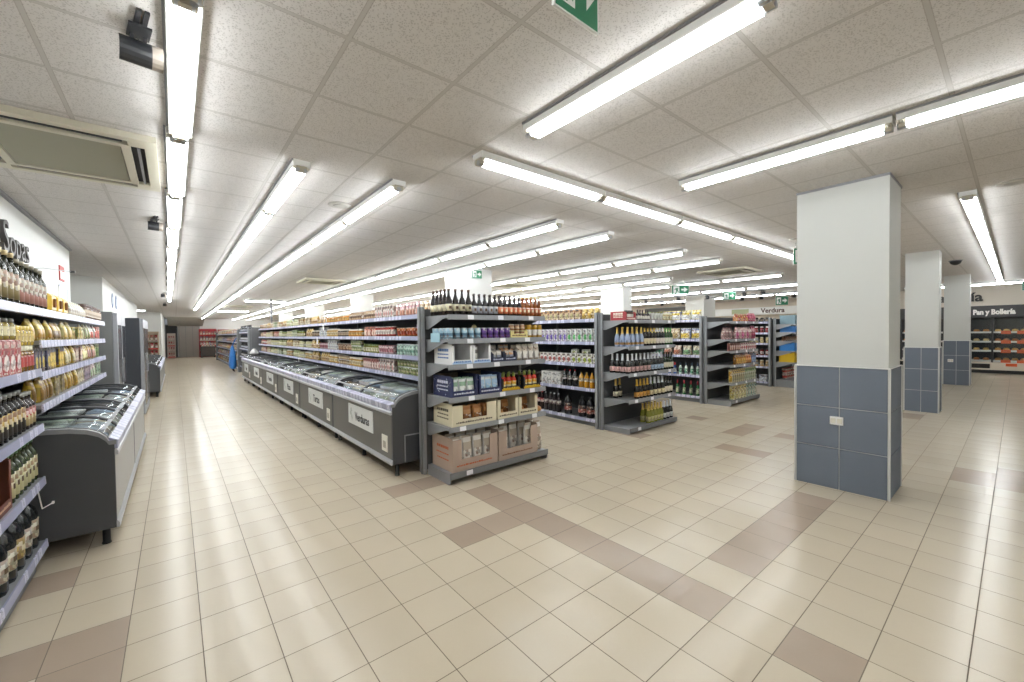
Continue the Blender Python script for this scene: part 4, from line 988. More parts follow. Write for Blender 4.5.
# ---- end display four: crates
for col, x, z, wd, hh, lab in (('#7f9ba8', 12.2, 1.775, 1.0, .25, 'grey blue crate on the top shelf of the crate display'), ('#2f78c0', 12.2, 1.547, .98, .165, 'upper bright blue crate on the crate display'),
        ('#2f78c0', 12.15, 1.02, 1.0, .215, 'lower bright blue crate on the crate display'), ('#c9a51e', 12.15, .703, 1.02, .25, 'large yellow crate on the crate display')):
    put(crate(wd, .38, hh, col), 'plastic_crate', 'crate', lab, (x, 2.70, z), 0)
end_row(carton(.14, .1, .12, '#b98a6a', '#a87a5a', '#d0b090'), 'food_carton', 'carton', 'tan carton', 'third shelf of the crate display', xs(11.9, 12.8, 6), 1.301, 2.83)
for r in range(2):
    end_row(cup(.085, .15, '#d8cdc4', '#b53a34', '#c04a40'), 'yogurt_cup', 'cup', f'white and red tub, {("lower", "upper")[r]} layer', 'base of the crate display', xs(11.95, 12.75, 5), .201+r*.152, 2.83)

# ------------------------------------------------------------------ goods on the long run above the freezers (they look toward -x)
RX = R(-90)
def side_row(pm, name, cat, desc, where, x, ylist, z, rz=RX, extra=''):
    row(pm, name, cat, desc, where, [(x+random.uniform(0, .022), y, z) for y in ylist], rz, 'near end', extra)
TY = {
 'orangecup': (lambda: cup(.045, .12, '#d07a3c', '#e6dccb', '#a8422c'), 'noodle_cup', 'cup', 'orange noodle cup', .098),
 'purplecup': (lambda: cup(.045, .16, '#a07ab0', '#e0dbe0', '#d08a4a'), 'noodle_cup', 'cup', 'purple noodle cup', .098),
 'redcup': (lambda: cup(.045, .15, '#c0443a', '#e8e0d8', '#d8cfc6'), 'noodle_cup', 'cup', 'red and white noodle cup', .098),
 'pinkcup': (lambda: cup(.046, .13, '#d9c2c4', '#a8505c', '#b5747c'), 'noodle_cup', 'cup', 'pale pink soup cup', .1),
 'browncup': (lambda: cup(.045, .13, '#8a6048', '#d8cdbd', '#b08a6a'), 'noodle_cup', 'cup', 'brown soup cup', .1),
 'salmoncarton': (lambda: carton(.08, .06, .16, '#d08a74', '#c4553c', '#e0c8b4'), 'food_carton', 'carton', 'salmon coloured carton', .088),
 'tancan': (lambda: can(.04, .15, '#b99a78', '#7a5a40'), 'food_tin', 'tin', 'tan banded tin', .09),
 'pinkpack': (lambda: packet(.1, .06, .18, '#d8c0b8', '#c08a90', '#b87a60'), 'snack_packet', 'packet', 'pinkish cream packet', .108),
 'creampack': (lambda: packet(.11, .06, .17, '#d9ccb0', '#c0a070', '#b58a50'), 'snack_packet', 'packet', 'cream and gold packet', .118),
 'greentin': (lambda: can(.045, .1, '#7c8a52', '#b0ac84'), 'food_tin', 'tin', 'green vegetable tin', .098),
 'olivejar': (lambda: jar(.04, .14, '#7a7a3c', '#6a7a3e', '#cfc9a6'), 'food_jar', 'jar', 'olive jar with green lid', .092),
 'darkjar': (lambda: jar(.04, .14, '#3a2c22', '#c9bfae', '#9a8468'), 'food_jar', 'jar', 'dark jar with pale lid', .092),
 'browntin': (lambda: can(.045, .09, '#8f7350', '#c4b290'), 'food_tin', 'tin', 'brown labelled tin', .098),
 'redcarton': (lambda: carton(.09, .06, .17, '#c9a298', '#b5443c', '#dcc8b8'), 'food_carton', 'carton', 'red topped carton', .098),
 'palecarton': (lambda: carton(.09, .06, .19, '#d9d2c8', '#a88a84', '#b87f78'), 'food_carton', 'carton', 'pale upright carton', .098),
 'amberjar': (lambda: jar(.04, .13, '#b5762c', '#e0dcd0', '#c99a48'), 'food_jar', 'jar', 'amber jar with white lid', .09),
 'beanjar': (lambda: jar(.045, .16, '#b99458', '#d8d2c2', '#cdb888'), 'food_jar', 'jar', 'large bean jar', .1),
 'yellowpack': (lambda: packet(.13, .08, .19, '#c9a040', '#d8b85a', '#a87a2c'), 'snack_packet', 'packet', 'mustard yellow packet', .14),
 'limepack': (lambda: packet(.12, .07, .18, '#b9bf7c', '#8fa850', '#d0c890'), 'snack_packet', 'packet', 'lime green packet', .13),
 'palejar': (lambda: jar(.045, .15, '#c4bc90', '#b0a880', '#d6d0b0'), 'food_jar', 'jar', 'pale asparagus jar', .1),
 'whitecarton': (lambda: carton(.1, .07, .2, '#d9d7d2', '#8f9aa8', '#b9c0c8'), 'food_carton', 'carton', 'white and grey carton', .11),
 'greencarton': (lambda: carton(.1, .07, .18, '#a9b490', '#6f8a4a', '#c9cba0'), 'food_carton', 'carton', 'soft green carton', .11),
 'mintcan': (lambda: can(.045, .16, '#a9c4b8', '#7fa898'), 'food_tin', 'tin', 'mint green tin', .1),
 'beigecarton': (lambda: carton(.12, .08, .17, '#cdbb94', '#b08f50', '#d8caa8'), 'food_carton', 'carton', 'beige carton', .13),
 'maroonpack': (lambda: packet(.12, .07, .18, '#8a4a44', '#a8584a', '#c9a88a'), 'snack_packet', 'packet', 'maroon packet', .13),
}
PLAN = [  # bay, shelf (top first): goods
 (['creampack', 'pinkpack'], ['purplecup', 'orangecup'], ['browncup', 'mintcan'], ['browntin', 'greentin']),
 (['palecarton', 'tancan'], ['redcup', 'salmoncarton'], ['pinkcup', 'olivejar'], ['palecarton', 'redcarton']),
 (['tancan', 'amberjar'], ['amberjar', 'darkjar'], ['greentin', 'browncup'], ['beanjar', 'browntin']),
 (['amberjar', 'creampack'], ['beanjar', 'whitecarton'], ['whitecarton', 'pinkcup'], ['beanjar', 'yellowpack']),
 (['yellowpack', 'beigecarton'], ['darkjar', 'yellowpack'], ['yellowpack', 'palejar'], ['yellowpack', 'beanjar']),
 (['beigecarton', 'limepack'], ['olivejar', 'greencarton'], ['palejar', 'beigecarton'], ['palejar', 'limepack']),
 (['limepack', 'yellowpack'], ['palejar', 'olivejar'], ['yellowpack', 'limepack'], ['beanjar', 'greencarton']),
 (['beigecarton', 'greencarton'], ['limepack', 'salmoncarton'], ['limepack', 'palejar'], ['greencarton', 'palejar']),
 (['creampack', 'yellowpack'], ['beigecarton', 'palejar'], ['palejar', 'creampack'], ['limepack', 'beigecarton']),
 (['creampack', 'tancan'], ['maroonpack', 'creampack'], ['redcup', 'maroonpack'], ['redcarton', 'creampack']),
]
CACHE = {}
def ty(k):
    if k not in CACHE: CACHE[k] = TY[k][0]()
    return CACHE[k]
BAYN = [f'{o} freezer bay' for o in ORD[:10]]
random.seed(21)
for b, shelves in enumerate(PLAN):
    y0 = 3.03 + b*1.367 + (.07 if b == 0 else .03); y1 = 3.03 + (b+1)*1.367 - (.07 if b == 9 else .03)
    for k, kinds in enumerate(shelves):
        z = G1Z[k]+.001; ym = y0+(y1-y0)*random.uniform(.42, .58); y = y0
        for j, kd in enumerate(kinds):
            fn, nm, ct, desc, pitch = TY[kd]
            stop = ym if j == 0 else y1
            p = pitch*(1.0 if b < 3 else 1.12 if b < 5 else 1.3)
            n = max(1, int((stop-y)/p)); yl = [y+p*(i+.5) for i in range(n)]
            where = f'{("top", "second", "third", "lowest")[k]} shelf of {BAYN[b]}'
            side_row(ty(kd), nm, ct, desc, where, .80+.058, yl, z)
            if kd in ('browntin', 'greentin') and b < 3: side_row(ty(kd), nm, ct, desc, where, .80+.058, yl, z+.101 if kd == 'greentin' else z+.091, RX, ' stacked')
            y = yl[-1]+p*.5+.01
side_row(crate(.5, .3, .12, '#3f8a5a'), 'plastic_crate', 'crate', 'green crate on top', 'top shelf of fourth freezer bay', 1.08, [9.2], G1Z[0]+.001)
for nm, y, z in (('white hanging ticket near the third freezer bay, upper', 7.9, 1.87), ('white hanging ticket near the third freezer bay, lower', 8.4, 1.58), ('white hanging ticket near the fifth freezer bay', 10.2, 1.05)):
    o = put([(MB().box(-.001, .003, -.05, .05, -.14, .0, WHITE).mesh('shelf_ticket'), None)], 'shelf_ticket', 'ticket', nm, (.783, y, z), 0)
    obj('ticket_clip', MB().box(-.004, .002, -.02, .02, .0, .02, STEELL), o)

# ---- second run, left face
X2 = 3.87+.06
Wh = lambda k: f'{("top", "second", "third", "fourth", "bottom")[k]} shelf behind wine display'
side_row(packet(.12, .08, .2, '#d0b060', '#d8c070', '#b8953c'), 'snack_packet', 'packet', 'yellow packet', Wh(0), X2, xs(3.16, 3.42, 3), G2Z[0]+.001)
side_row(carton(.11, .08, .2, '#c9ad8a', '#a8743f', '#b5a878'), 'food_carton', 'carton', 'tan and brown carton', Wh(0), X2, xs(3.56, 4.62, 9), G2Z[0]+.001)
side_row(carton(.11, .08, .2, '#c9a98a', '#b88a70', '#9aa86a'), 'food_carton', 'carton', 'cream rose carton', Wh(0), X2, xs(4.76, 5.4, 5), G2Z[0]+.001)
side_row(carton(.09, .07, .23, '#d9dcda', '#dfe2e0', '#3f9a4a', '#2f6f8a'), 'milk_carton', 'carton', 'white carton with green drop', Wh(1), X2, xs(3.16, 3.76, 6), G2Z[1]+.001)
side_row(carton(.085, .07, .23, '#dcd9e0', '#e2e0e6', '#5a3f9a', '#7a6fb0'), 'milk_carton', 'carton', 'white carton with purple drop', Wh(1), X2, xs(3.88, 4.46, 6), G2Z[1]+.001)
side_row(bottle('oil', '#b58a2c', '#d0a840', '#dcd6c6', False, None, .25), 'oil_bottle', 'bottle', 'golden bottle with white label', Wh(1), X2, xs(4.6, 5.3, 7), G2Z[1]+.001)
side_row(carton(.11, .08, .17, '#d5d3cd', '#c9cbb8', '#9aa83a'), 'milk_carton', 'carton', 'grey white carton with green dot', Wh(2), X2, xs(3.16, 3.66, 5), G2Z[2]+.001)
side_row(carton(.11, .08, .17, '#d8d4d0', '#cfc8c4', '#b0605a'), 'milk_carton', 'carton', 'grey white carton with red dot', Wh(2), X2, xs(3.78, 4.5, 7), G2Z[2]+.001)
side_row(carton(.11, .08, .17, '#d8d0c4', '#c9a884', '#c08850'), 'milk_carton', 'carton', 'cream carton with orange dot', Wh(2), X2, xs(4.64, 5.3, 6), G2Z[2]+.001)
side_row(carton(.12, .09, .07, '#d0d2cc', '#b9c4a8', '#8fa060'), 'food_carton', 'carton', 'small pale box lying on cartons', Wh(2), X2+.01, xs(3.4, 3.66, 2), G2Z[2]+.178)
side_row(bottle('soda', '#c08a2c', '#8a7a30', '#d8d0b8', False, '#a89a7a', .27), 'soft_drink_bottle', 'bottle', 'orange drink bottle', Wh(3), X2, xs(3.15, 3.52, 4), G2Z[3]+.001)
side_row(bottle('soda', '#1c1d1f', '#b5343a', '#d0c8c8', False, '#2a2a2c', .3), 'soft_drink_bottle', 'bottle', 'dark cola bottle, red cap', Wh(3), X2, xs(3.66, 3.92, 3), G2Z[3]+.001)
side_row(carton(.26, .2, .24, '#c6c6c3', '#c0c0bd', '#b8b8b5', '#a9a9a7'), 'food_carton', 'carton', 'plain light grey box', Wh(3), X2+.08, [4.13, 4.40], G2Z[3]+.001)
side_row(jar(.05, .2, '#3c2a20', '#2a2220', '#c4ae90'), 'food_jar', 'jar', 'dark jar with tan label', Wh(3), X2, xs(4.62, 5.3, 6), G2Z[3]+.001)
side_row(bottle('jug', '#232225', '#2a2a2c', '#b56a60', False, '#2e2d30', .36), 'soft_drink_bottle', 'bottle', 'large dark bottle, pale red label', Wh(4), X2+.03, [3.16, 3.34, 3.52, 3.88], G2Z[4]+.001)
side_row(bottle('soda', '#2a2326', '#b9bcc0', '#6a5a5c', False, '#8a8486', .35), 'soft_drink_bottle', 'bottle', 'dark drink bottle, silver cap', Wh(4), X2, xs(4.08, 4.42, 4), G2Z[4]+.001)
side_row(bottle('soda', '#2b1618', '#a82a34', '#d5c4c2', False, '#a83a40', .35), 'soft_drink_bottle', 'bottle', 'cola bottle with red cap, pale label', Wh(4), X2, xs(4.54, 5.3, 8), G2Z[4]+.001)
put(tray(.5, .3, .3, '#3f74b8', .1, True, '#dfe6f0', .8), 'display_carton', 'carton', 'blue and white box on top of the shelving behind wine display', (4.14, 5.75, G2Z[0]+.001), RX)
# ---- third run
X3 = 7.47+.07
Wh = lambda k: f'{("top", "second", "third", "fourth", "bottom")[k]} shelf behind sweets display'
for k, (c, lab) in enumerate((('#c9c49a', 'pale yellow'), ('#5f6a9a', 'dark blue'), ('#b9cc9f', 'soft green'), ('#c9cbb0', 'grey green'))):
    side_row(packet(.22, .1, .22, c, '#c9b43a', '#dedfe0'), 'detergent_pouch', 'pouch', f'{lab} detergent pouch, yellow top', Wh(0), X3, xs(3.22+.48*k, 3.46+.48*k, 2), G3Z[0]+.001)
    side_row(packet(.24, .1, .25, ('#7f95c4', '#c4b08a', '#5f7fb5', '#c9cdd4')[k], ('#d8dce4', '#d0c09a', '#d8c83c', '#b9c4d4')[k], ('#d0b43c', '#a8905a', '#d8dce0', '#6f8ac0')[k]), 'detergent_pouch', 'pouch', f'{("blue and white", "tan", "bright blue", "grey")[k]} detergent pouch', Wh(1), X3, xs(3.22+.52*k, 3.48+.52*k, 2), G3Z[1]+.001)
    side_row(packet(.2, .1, .22, ('#c0ae84', '#b99a80', '#7fae9a', '#8fae6f')[k], ('#d8d4c0', '#d0c0ac', '#d6dcd4', '#dcdccc')[k], ('#5f8a5a', '#a86a50', '#3f8a6a', '#c9b04a')[k]), 'detergent_pouch', 'pouch', f'{("tan", "rosy", "teal", "green")[k]} cleaning pouch', Wh(2), X3, xs(3.2+.48*k, 3.44+.48*k, 2), G3Z[2]+.001)
side_row(bottle('spray', '#c9d4cc', '#24344a', '#5f9a7a', False, None, .27), 'cleaner_bottle', 'bottle', 'white cleaner bottle, dark cap', Wh(3), X3, xs(3.2, 3.62, 4), G3Z[3]+.001)
side_row(bottle('spray', '#3a5fa8', '#b5343a', '#d0d6e0', False, None, .27), 'cleaner_bottle', 'bottle', 'blue cleaner bottle, red cap', Wh(3), X3, xs(3.76, 4.3, 5), G3Z[3]+.001)
side_row(bottle('spray', '#2f6a3f', '#a83038', '#b9c8a0', False, None, .33), 'cleaner_bottle', 'bottle', 'green cleaner bottle, red cap', Wh(4), X3, xs(3.2, 3.86, 5), G3Z[4]+.001)
side_row(bottle('spray', '#5a7a35', '#30402a', '#dadccc', False, None, .33), 'cleaner_bottle', 'bottle', 'olive cleaner bottle, white label', Wh(4), X3, xs(4.0, 4.5, 4), G3Z[4]+.001)
# ---- fourth run
X4 = 11.56+.06
for k, (fn, nm, ct, desc) in enumerate(((lambda: jar(.05, .13, '#2a2422', '#1e1c1c', '#8a7a6a'), 'food_jar', 'jar', 'black lidded jar'), (lambda: jar(.05, .18, '#8a3038', '#d8d0d0', '#a84a50'), 'food_jar', 'jar', 'red jar, white lid'),
        (lambda: jar(.05, .17, '#b09a68', '#c9c0a0', '#c9b88a'), 'food_jar', 'jar', 'tan jar'), (lambda: jar(.05, .2, '#7a2428', '#2a2222', '#c9b8b0'), 'food_jar', 'jar', 'dark red jar'),
        (lambda: jar(.05, .18, '#a8875a', '#d0c4a8', '#c4ac88'), 'food_jar', 'jar', 'brown jar, cream lid'), (lambda: carton(.2, .1, .2, '#b4bcc8', '#9aa8bc', '#ccd2da'), 'food_carton', 'carton', 'pale blue carton'))):
    n = 8 if k < 5 else 4
    side_row(fn(), nm, ct, desc, f'{("top", "second", "third", "fourth", "fifth", "bottom")[k]} shelf behind crate display', X4, xs(3.18 if k < 5 else 3.28, 4.2, n), G4Z[k]+.001)

# ------------------------------------------------------------------ goods on the left wall shelving (they look toward +x)
LX = R(90); XW = -2.405-.055
def wall_row(pm, name, cat, desc, where, ylist, z, deep=0, dx=.085, x=XW):
    row(pm, name, cat, desc, where, [(x, y, z) for y in ylist], LX, 'near end')
    for k in range(deep): row(pm, name, cat, desc, where, [(x-dx*(k+1), y, z) for y in ylist], LX, 'near end', f', row {("two", "three")[k]}')
Wt = 'top shelf of oil shelving'
wall_row(bottle('tall', '#24261a', '#b8a578', '#b09a80', True, '#8a7a50', .33), 'oil_bottle', 'bottle', 'dark oil bottle, tan label', Wt, xs(2.06, 2.66, 6), 1.851, 1, .09)
wall_row(bottle('tall', '#24261a', '#8f8a78', '#c0b8a4', True, '#a8786c', .31), 'oil_bottle', 'bottle', 'dark oil bottle, pink label', Wt, xs(2.78, 3.4, 6), 1.851, 1, .09)
for k, y in enumerate((3.62, 3.86, 4.09)):
    put([(MB().bbox(-.10, .10, -.06, .06, 0, .15, M('#c9a51e', .3), .02).bbox(-.035, .035, -.0625, -.0605, .04, .11, M('#7a4a1c', .4), .01).mesh('oil_tin'), None), (MB().loft([(.02, .02, .15, M('#a8881a', .4)), (.02, .02, .165, M('#a8881a', .4))], 8).mesh('cap'), 'cap')], 'oil_tin', 'tin', f'yellow tin with brown emblem on the wall shelf top, {ORD[k]} from near end', (XW-.02, y, 1.851), LX)
wall_row(packet(.11, .09, .15, '#c9b98f', '#9aa888', '#c9bfae'), 'snack_packet', 'packet', 'green and cream packet', Wt, xs(4.35, 5.1, 7), 1.851)
wall_row(jar(.05, .17, '#5a4032', '#4a3228', '#c4b29c'), 'food_jar', 'jar', 'brown jar with cream label', Wt, xs(5.25, 6.35, 10), 1.851)
Wt = 'thick middle shelf of oil shelving'
wall_row(carton(.11, .1, .21, '#a8262e', '#c0353c', '#e0d6d0', '#d8c8b8'), 'food_carton', 'carton', 'bright red carton', Wt, xs(2.16, 2.52, 4), 1.421)
wall_row(jar(.038, .17, '#7a5a2a', '#c4bfa6', '#a8403a'), 'food_jar', 'jar', 'brown jar with red label', Wt, xs(2.62, 2.95, 5), 1.421)
wall_row(jar(.04, .13, '#a88f3c', '#c9b04a', '#bfa860'), 'food_jar', 'jar', 'yellow lidded jar stacked above', Wt, xs(2.62, 2.95, 5), 1.592)
wall_row(jar(.04, .13, '#8a7a3a', '#3a3a2a', '#d0c8a0'), 'food_jar', 'jar', 'dark lidded jar atop red cartons', Wt, xs(2.16, 2.52, 4), 1.632)
Wt = 'vinegar shelf of oil shelving'
wall_row(bottle('tall', '#17130f', '#9a9a98', '#b08f3a', True, '#2a2118', .27), 'vinegar_bottle', 'bottle', 'black vinegar bottle, gold label', Wt, xs(1.78, 2.7, 11), 1.031, 1, .08)
wall_row(bottle('tall', '#2a1a14', '#b8b8b4', '#a8383a', True, '#b09a6a', .24), 'vinegar_bottle', 'bottle', 'brown vinegar bottle, red label', Wt, [2.79, 2.87, 2.95], 1.031, 1, .08)
Wt = 'third shelf of oil shelving'
wall_row(bottle('tall', '#39422a', '#3f6a3a', '#c0b98a', True, '#cfc99a', .29), 'oil_bottle', 'bottle', 'green capped bottle, pale label', Wt, xs(2.42, 2.95, 7), .651, 1, .085)
put(tray(.34, .2, .30, '#6a3a2c', .06, True, '#c9a88a', .8), 'display_carton', 'carton', 'reddish brown wooden display box on the third oil shelf', (XW-.06, 2.16, .651), LX)
wall_row(bottle('oil', '#a87a30', '#8a5a28', '#c9a860', True, None, .25), 'oil_bottle', 'bottle', 'golden bottle inside the reddish brown box', Wt, [2.06, 2.15, 2.24], .66, 0, .085, XW-.055)
Wt = 'bottom shelf of oil shelving'
for k, y in enumerate(xs(1.86, 2.88, 7)):
    lc = ('#c9c4a8', '#c0a860', '#d0cdc0')[k % 3]
    pm = bottle('jug', '#15181a', ('#2f5a3a', '#2a2c30')[k % 2], lc, True, None, .36)
    pm.append((MB().tube([(.02, .0, .30), (.075, 0, .31), (.085, 0, .26), (.07, 0, .22)], .009, G_('#1d2022'), 6).mesh('handle'), 'handle'))
    put(pm, 'oil_bottle', 'bottle', f'large dark handled jug with {("pale", "gold", "white")[k % 3]} label, {ORD[k]} from near end, bottom shelf', (XW-.03, y, .201), LX)
# beyond, above the freezer
F_ = ['upper', 'middle', 'lower']
YEL = [  # name, front colours, height, how many, pitch, shape
 [('bright yellow', '#c9ae3c', '#d8c45a', '#b0862c', .16, 5, .11, 'p'), ('golden brown', '#b08a3a', '#c9a850', '#7a5a2a', .15, 4, .11, 'p'), ('pale yellow', '#d6cc8a', '#c9b450', '#c0a050', .17, 5, .11, 'p'), ('straw coloured', '#cdbb78', '#8f9a5a', '#a8843c', .13, 4, .11, 'c'),
  ('cream and green', '#d0c8a8', '#7f9450', '#8f9a5a', .17, 5, .11, 'p'), ('white', '#d8d2c8', '#c8cdc0', '#b84a3a', .17, 4, .11, 'p'), ('red fronted', '#c4584a', '#d8c8b8', '#a83a34', .16, 3, .11, 'c')],
 [('dark blue', '#4a4c66', '#5a5c74', '#c9b03c', .19, 4, .10, 'c'), ('yellow and navy', '#c9a82c', '#4c4e68', '#d8bc50', .19, 5, .10, 'c'), ('mustard', '#c9a82c', '#d8bc50', '#c9c098', .18, 6, .10, 'p'), ('rosy beige', '#cdb4a6', '#a87a70', '#d8c8b8', .19, 4, .10, 'c'),
  ('lemon', '#d8c860', '#c0a02c', '#e0d8a0', .18, 5, .10, 'p'), ('beige', '#cdbfae', '#d0a23c', '#b98a80', .19, 5, .10, 'p'), ('leaf green', '#7f9a5a', '#c9c490', '#5a7a3a', .17, 3, .10, 'c')],
 [('deep yellow', '#c9aa34', '#b0902a', '#7a5a20', .2, 5, .105, 'p'), ('olive brown', '#8a7a4a', '#c4b46a', '#6a5a40', .19, 4, .105, 'c'), ('ochre', '#c09a3c', '#d8c060', '#a88430', .19, 6, .105, 'p'), ('ivory', '#d6cfb8', '#c0b890', '#b09a60', .18, 4, .105, 'c'),
  ('violet tinted', '#a894a0', '#d0c4c0', '#7a6a80', .18, 4, .105, 'c'), ('pinkish white', '#d4c8c4', '#c0a0a0', '#a8b898', .19, 5, .105, 'p'), ('mint', '#a8bca0', '#d4d8c8', '#6f9a78', .18, 3, .105, 'c')]]
for k, z in enumerate((1.621, 1.391, 1.161)):
    y = 3.07
    for nm, c1, c2, c3, hh, n, p, shp in YEL[k]:
        yl = [y+p*(i+.5) for i in range(n)]; y = yl[-1]+p*.5+.012
        if y > 6.46: break
        pm = packet(p-.008, .07, hh, c1, c2, c3) if shp == 'p' else carton(p-.012, .07, hh, c1, c2, c3)
        row(pm, 'pasta_packet' if shp == 'p' else 'food_carton', 'packet' if shp == 'p' else 'carton', f'{nm} {"packet" if shp == "p" else "carton"}', f'{F_[k]} shelf over left freezer', [(XW-random.uniform(0, .03), q, z) for q in yl], LX, 'near end')

# ------------------------------------------------------------------ far end of the shop
random.seed(5)
for k, z in enumerate([1.8, 1.45, 1.1, .75, .3]):
    side_row(bottle('wine', '#1b1d24', ('#2a2c34', '#3a3f50')[k % 2], ('#9aa0b0', '#c4c4c8')[k % 2], False, None, .27, 8), 'wine_bottle', 'bottle', f'{("black", "blue black")[k % 2]} bottle', f'{("top", "second", "third", "fourth", "bottom")[k]} shelf of the far dark bottle run', .62+.06, xs(17.75, 20.75, 14), z+.001)
FAR = ['#b58a5a', '#a8444a', '#c9b48a', '#7a6a9a', '#c0a83c', '#8a9a6a', '#d0c4b8', '#5a6f9a', '#b5654a', '#9a8474']
FN = ['tan', 'crimson', 'cream', 'violet', 'yellow', 'sage', 'white', 'blue', 'rust', 'taupe']
for k, z in enumerate([1.75, 1.35, .95, .55, .15]):
    for j in range(4):
        c = (k*3+j*2) % 10
        side_row(packet(.3, .16, .26, FAR[c], FAR[(c+3) % 10], FAR[(c+6) % 10], 10), 'household_packet', 'packet', f'{FN[c]} household packet', f'{("top", "second", "third", "fourth", "bottom")[k]} shelf of far run, {ORD[j]} section', .72, xs(21.5+3.1*j, 24.1+3.1*j, 5), z+.001)
t = put([(MB().loft([(.34, .10, .0, M('#2f74c0', .4)), (.36, .15, .15, M('#2f74c0', .4)), (.33, .13, .6, M('#3a80cc', .4)), (.26, .06, .98, M('#3a80cc', .4)), (.24, .03, 1.05, M('#3a80cc', .4))], 12, .7).mesh('blue_bag'), None)], 'shopping_bag', 'bag', 'large blue bag hanging before the far shelving run', (.40, 21.6, .14), RX)
obj('strap', MB().tube([(-.18, 0, 1.04), (-.12, .1, 1.3), (0, .18, 1.4), (.12, .1, 1.3), (.18, 0, 1.04)], .012, M('#2f74c0', .4)), t)
obj('wheel_frame', MB().tube([(-.2, 0, .0), (-.2, .05, -.13)], .03, BLACK).tube([(.2, 0, .0), (.2, .05, -.13)], .03, BLACK), t)
put([(MB().loft([(.12, .16, 0, M('#d8d8d6', .4)), (.14, .19, .05, M('#d8d8d6', .4)), (.10, .15, .11, M('#e0e0de', .4)), (.06, .07, .16, M('#e0e0de', .4)), (.04, .08, .19, M('#e0e0de', .4))], 12).mesh('white_bag'), None)], 'shopping_bag', 'bag', 'white plastic bag lying on the last chest freezer', (.50, 15.6, .995), 0)
def stand(name, label, x, y, w, d, h, col, nshelf, rz, goods, where, n, gc, gname):
    t = thing(name, label, 'display stand', (x, y, 0), rz, 'promotional stands at the shop end')
    C_ = M(col, .5)
    obj('back_panel', MB().box(-w/2, w/2, d/2-.03, d/2, 0, h, C_), t)
    for sx in (-1, 1): obj('side_panel', MB().box(*sorted((sx*w/2, sx*(w/2-.03))), -d/2, d/2-.03, 0, h*.97, C_), t)
    zs = [.12+(h-.2)*k/nshelf for k in range(nshelf)]
    for k, z in enumerate(zs):
        s = obj('shelf', MB().box(-w/2+.03, w/2-.03, -d/2, d/2-.03, z-.03, z, M('#d8d0c4', .5)), t)
        obj('price_rail', MB().box(-w/2+.03, w/2-.03, -d/2-.015, -d/2, z-.05, z+.01, M(('#c23a34', '#b0a89c')[k % 2], .5)), s)
        for i in range(n):
            lx = -w/2+.12+(w-.24)*i/(n-1); a, b = math.cos(rz), math.sin(rz)
            c = gc[(i*2+k*3) % len(gc)]
            put(packet((w-.2)/n*.9, d*.4, (h-.2)/nshelf*.72, c, gc[(i+k) % len(gc)], '#d8c8b8', 10), 'promo_packet', 'packet', f'{gname} promotional packet, {ORD[i]} on {("lowest", "second", "third", "fourth", "fifth")[k]} shelf of {where}', (x+a*lx+b*d*.2, y+b*lx-a*d*.2, z+.001), rz)
    return t
RED = ['#b52a34', '#c4404a', '#a8343c', '#8a4a6a', '#c98a5a', '#5a5f8a']
stand('promotional_stand', 'red promotional stand before the far white wall', .42, 39.6, 1.15, .7, 2.25, '#a83238', 5, 0, None, 'the far red stand', 6, RED, 'red')
stand('promotional_stand', 'second promotional stand beside the red far one', 1.6, 39.4, 1.1, .7, 2.2, '#9a4a40', 5, 0, None, 'the second far stand', 5, RED, 'mixed')
stand('promotional_stand', 'small red topped stand against the far left wall', -2.75, 29.55, .8, .5, 1.95, '#b9a58c', 4, 0, None, 'the small left stand', 4, ['#b52a34', '#c03038', '#8a5a40'], 'crimson')
stand('promotional_stand', 'narrow stand of red packs inside the far dark doorway', -1.85, 39.5, .5, .4, 1.9, '#c0b4a8', 4, 0, None, 'the doorway stand', 3, ['#b5444a', '#c9a8a0', '#a83a40'], 'rosy')
t = thing('dump_bin', 'dark basket bin before the far red stand', 'bin', (.35, 38.7, 0))
obj('basket', MB().box(-.45, .45, -.35, .35, .08, .8, M('#3a302a', .6)), t); obj('rim', MB().box(-.47, .47, -.37, .37, .8, .84, DARK), t)
for sx in (-1, 1):
    for sy in (-1, 1): obj('leg', MB().box(sx*.4-.03, sx*.4+.03, sy*.3-.03, sy*.3+.03, 0, .08, BLACK), t)
for k in range(5): put(packet(.15, .14, .22, RED[k], RED[(k+2) % 6], '#d0c0b0', 10), 'promo_packet', 'packet', f'{("crimson", "red", "brick", "plum", "orange")[k]} packet heaped in the dark basket bin', (.0+.175*k, 38.7, .841), 0)

# ------------------------------------------------------------------ bread cabinets on the right wall (they look toward -x)
BXF, BXB = 20.35, 20.94
t = thing('bread_cabinet', 'long black bread cabinet with lettered header on the cream wall', 'cabinet', (BXB, 0, 0))
BK = M('#2b2a2b', .5); CRM = M('#cfc4b4', .5)
y0, y1 = -4.2, 2.6
o_ = lambda n, mb, p=t: obj(n, mb, p, (-BXB, 0, 0))
o_('back_panel', MB().box(BXB-.03, BXB-.002, y0, y1, .1, 2.36, BK))
hd = o_('header_panel', MB().bbox(BXF, BXB-.03, y0, y1, 1.94, 2.36, M('#3a393a', .5), .01))
text('lettering', 'Pan y Bollería', .235, M('#e8e6e0', .5), (BXF-.012, -.87, 2.13), (R(90), 0, R(-90)), hd, .006, 'CENTER', .74, .013)
o_('base_panel', MB().box(BXF-.03, BXB-.03, y0, y1, .12, .38, CRM)); o_('kick_plate', MB().box(BXF+.03, BXB-.03, y0+.02, y1-.02, 0, .12, BLACK))
o_('display_window', MB().box(BXF-.036, BXF-.03, -.8, y1-.1, .17, .33, M('#1d1a18', .2)))
for k, y in enumerate((y0, -3.2, -2.05, -.87, .3, 1.45, y1-.05)): o_('divider', MB().box(BXF, BXB-.03, y, y+.05, .38, 1.94, BK))
BZ = [.45, .80, 1.12, 1.45]
